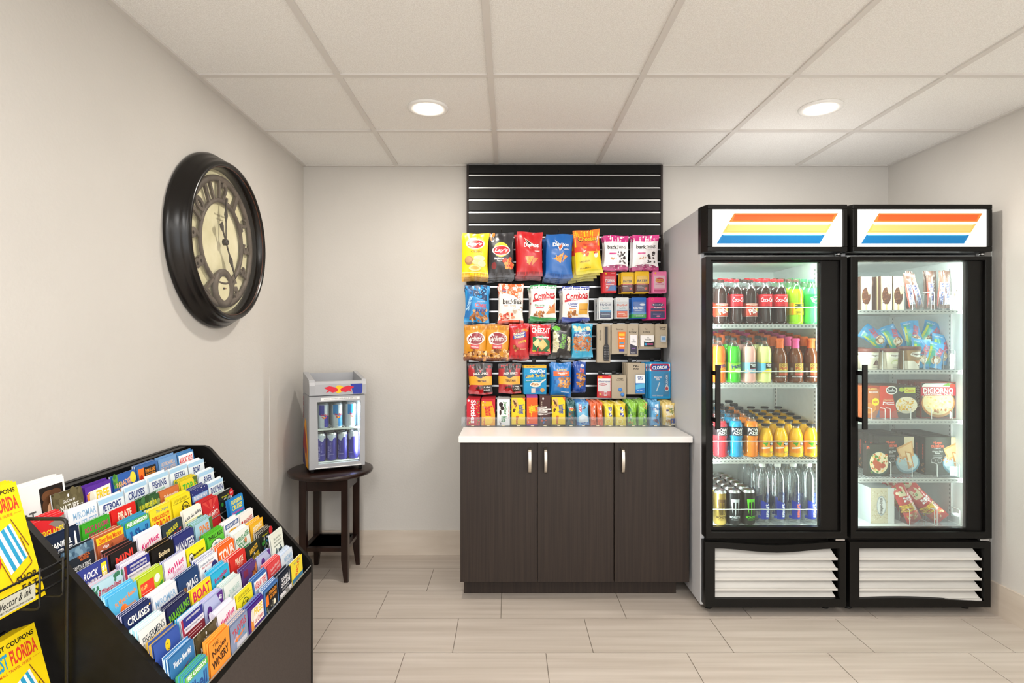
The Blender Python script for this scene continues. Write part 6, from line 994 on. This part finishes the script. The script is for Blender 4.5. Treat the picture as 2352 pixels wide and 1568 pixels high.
for l in BR.strip().split('\n'):
    hd, spec = l.split('|'); p = hd.split(' ', 5); r, c, n = int(p[0]), int(p[1]), int(p[2]); base, spn, nm = p[3], p[4], p[5]
    n = min(n, 5); n = max(1, round(n * .72))
    spn = {'c': 'c8ccd4', 'd': 'dde2e8', 'e': 'e8e4dc'}.get(spn, spn)
    W = BW; extra = 0; BH = {12: .10, 11: .13, 10: .15}.get(r, .17)
    if (r, c) == (1, 7): W = .16; extra = .045
    x, z = top(r); y = 2.0065 - .107 * (c - 1)
    if extra: y = 1.400
    mb = MB(); mb.box(-W / 2, W / 2, 0, .0011, -BH, 0, mat(base, 'p'))
    mb.box(-W / 2 + .0004, W / 2 - .0004, .0011, .0014, -BH, -.0004, mat(spn, 'p'))
    def M(u, v, d): return ((u - .5) * W, -d, (v - 1) * VB)
    sp = spec
    if extra: mb.v = []; mb.f = []; mb.m = []; mb.s = []; mb.box(-W / 2, W / 2, 0, .0022, -BH, 0, mat(base, 'p'))
    art(mb, sp, M, W, VB, 'p', 0, .0001, r * 10 + c)
    o = mb.build('magazine' if extra else 'brochure')
    lean = R((-8 if r < 12 else -4) + rnd.uniform(-1.5, 1.5) * (r < 12)); xx = x + .006 if not extra else -1.158; zz = z + rnd.uniform(-.004, .008) + extra + {(10, 1): .028, (6, 1): .012, (4, 3): .012, (12, 6): .012}.get((r, c), 0)
    # local -y faces the room (+x); lean tips the top edge towards the wall
    o.rotation_euler = (lean, 0, R(90)); o.location = (xx, y + rnd.uniform(-.002, .002), zz)
    tag(o, nm, 'magazine' if extra else 'brochure')
    # spares behind, with the cover colour on their edges and spine colour
    sb = MB(); tk = .0043
    sb.box(-W / 2, W / 2, 0, .0011, -BH, 0, mat(base, 'p')); sb.box(-W / 2 + .0003, W / 2 - .0003, .0011, tk, -BH, -.0003, mat(spn, 'p')); 
    proto = None
    sh = ' '.join(nm.split(',')[0].split()[:9])
    for k in range(1, n + 1):
        if (r, c) in ((12, 6), (8, 6)) and k == 2: pass
        if proto is None:
            proto = sb.build('magazine' if extra else 'brochure'); tag(proto, f'{"thin spare" if n > 1 else "spare"} copies of the {sh}'.replace('copies', 'copy'), 'magazine' if extra else 'brochure', f'spare copies of the {nm}'); q = proto
        else: q = proto.copy(); C.objects.link(q)
        lab = fit(f'spare copy behind the {nm}', f'spare {nm}')
        q['label'] = lab; stp = .0046 if not extra else .006
        q.location = (xx - stp * k, y + rnd.uniform(-.003, .003), zz + .0015 * k * (1 if r < 12 else 1) + rnd.uniform(-.003, .003)); q.rotation_euler = (lean + R(rnd.uniform(-.3, .3)), 0, R(90 + rnd.uniform(-.8, .8)))
# ---------------------------------------------------------------- wire magazine rack beside it
t = empty('wire_magazine_rack', (-1.09, 1.16, 0)); tag(t, 'black wire magazine rack at the left edge beside the brochure rack', 'magazine rack')
M_BW = mat('121110', 'k'); yE = 1.283; yS = .93
def wire(pts, r=.0028, nm='wire'): a = MB(); a.tube(pts, r, M_BW, 8); return loc(a.build(nm, t), t)
def rnd_corner(pts, rad=.012):
    out = [pts[0]]
    for i in range(1, len(pts) - 1):
        p0, p, p1 = Vector(pts[i - 1]), Vector(pts[i]), Vector(pts[i + 1]); a = (p0 - p).normalized() * rad; b = (p1 - p).normalized() * rad
        for q in (0, .25, .5, .75, 1): out.append(tuple((p + a) * (1 - q) ** 2 + p * 2 * q * (1 - q) + (p + b) * q * q))
    out.append(pts[-1]); return out
for y in (yE + .004, yS):
    wire(rnd_corner([(-1.21, y, .002), (-1.21, y, .915), (-1.000, y, .915), (-1.000, y, .002)], .014), .0042, 'end_frame')
for z0 in (.70, .38, .06):
    # pocket: sloping back wires, floor wires and two front rails
    for dz, xx in ((.125, -1.001), (.106, -1.0), (.082, -1.0)): wire([(xx, yS, z0 + dz), (xx, yE + .004, z0 + dz)], .0026, 'front_rail')
    wire([(-1.21, yS, z0 + .1), (-1.21, yE + .004, z0 + .1)], .0026, 'back_rail')
    for y in (yE - .012, yE - .075, yS + .12, yS + .02): wire(rnd_corner([(-1.14, y, z0 + .28), (-1.075, y, z0 + .047), (-.996, y, z0 + .047), (-.996, y, z0 + .135)], .012), .0022, 'pocket_wire')
    wire([(-1.14, yS, z0 + .28), (-1.14, yE + .004, z0 + .28)], .0022, 'back_rail')
a = MB(); a.box(-.9895, -.9885, 1.095, 1.188, .780, .812, mat('c8c8b8', 'l')); art(a, 'ti4 .5 .62 .8 .5 2a2a28 Vector & ink;t .5 .16 .84 .12 444 VECTORANDINK.COM', lambda u, v, d: (-.9884 + d, 1.095 + u * .093, .780 + v * .032), .093, .032); loc(a.build('name_plate', t), t)
MAG = ('tb .61 .94 .7 .04 2a2414 DISCOUNT COUPONS;tb .80 .835 .32 .12 e0402c FLORIDA;tb .36 .835 .5 .12 2f9cc8 SOUTHWEST;r .88 .745 .97 .747 d0602c;t .66 .745 .4 .022 d0602c SMALL TRAVEL GUIDE;p eef0f0 .56 .61 .81 .68 .91 .37 .67 .28;p 2f9cc8 .60 .621 .64 .632 .75 .31 .71 .295;p 2f9cc8 .68 .643 .72 .655 .83 .34 .79 .325;p 2f9cc8 .75 .663 .78 .672 .89 .362 .86 .351;'
       'p 7a4a28 .815 .71 .825 .71 .955 .45 .945 .445;p 7a4a28 .67 .20 .675 .21 .93 .31 .93 .30;p 7a4a28 .55 .52 .56 .52 .675 .2 .665 .2;p 7a4a28 .87 .54 .88 .54 .94 .31 .93 .31;e .5 .42 .1 .08 d8302c;tb .84 .215 .26 .055 3a2c14 SHOP.;tb .86 .14 .22 .055 3a2c14 EAT.;tb .84 .07 .26 .055 3a2c14 PLAY.')
a = MB(); W, H = .205, .262; a.box(-W / 2, W / 2, 0, .003, 0, H, mat('f4d614', 'p')); a.box(-W / 2 + .0005, W / 2 - .0005, .0012, .0032, 0.0004, H - .0005, mat('eae6da', 'p'))
art(a, MAG, lambda u, v, d: ((u - .5) * W, -d - .0002, v * H), W, H, 'p', 0, .0001)
m0 = a.build('travel_magazine'); ln = R(-15)
m0.location = (-1.034, yE - .012 - W / 2, .751); m0.rotation_euler = (ln, 0, R(90)); tag(m0, 'yellow travel guide magazine with striped beach chair in the upper wire pocket', 'magazine')
for k in range(1, 4): dup(m0, (-1.034 - .0055 * k, m0.location.y - .002 * k, .752 + .001 * k), 'spare yellow travel guide behind the front one in the upper wire pocket', 'spare yellow guides, upper pocket')
m1 = dup(m0, (-.996, m0.location.y + .004, .434), 'yellow travel guide magazine with striped beach chair in the lower wire pocket')
for k in range(1, 8): dup(m0, (-.996 - .0052 * k, m0.location.y - .001 * k, .434 - .0015 * k), 'spare yellow travel guide behind the front one in the lower wire pocket', 'spare yellow guides, lower pocket')
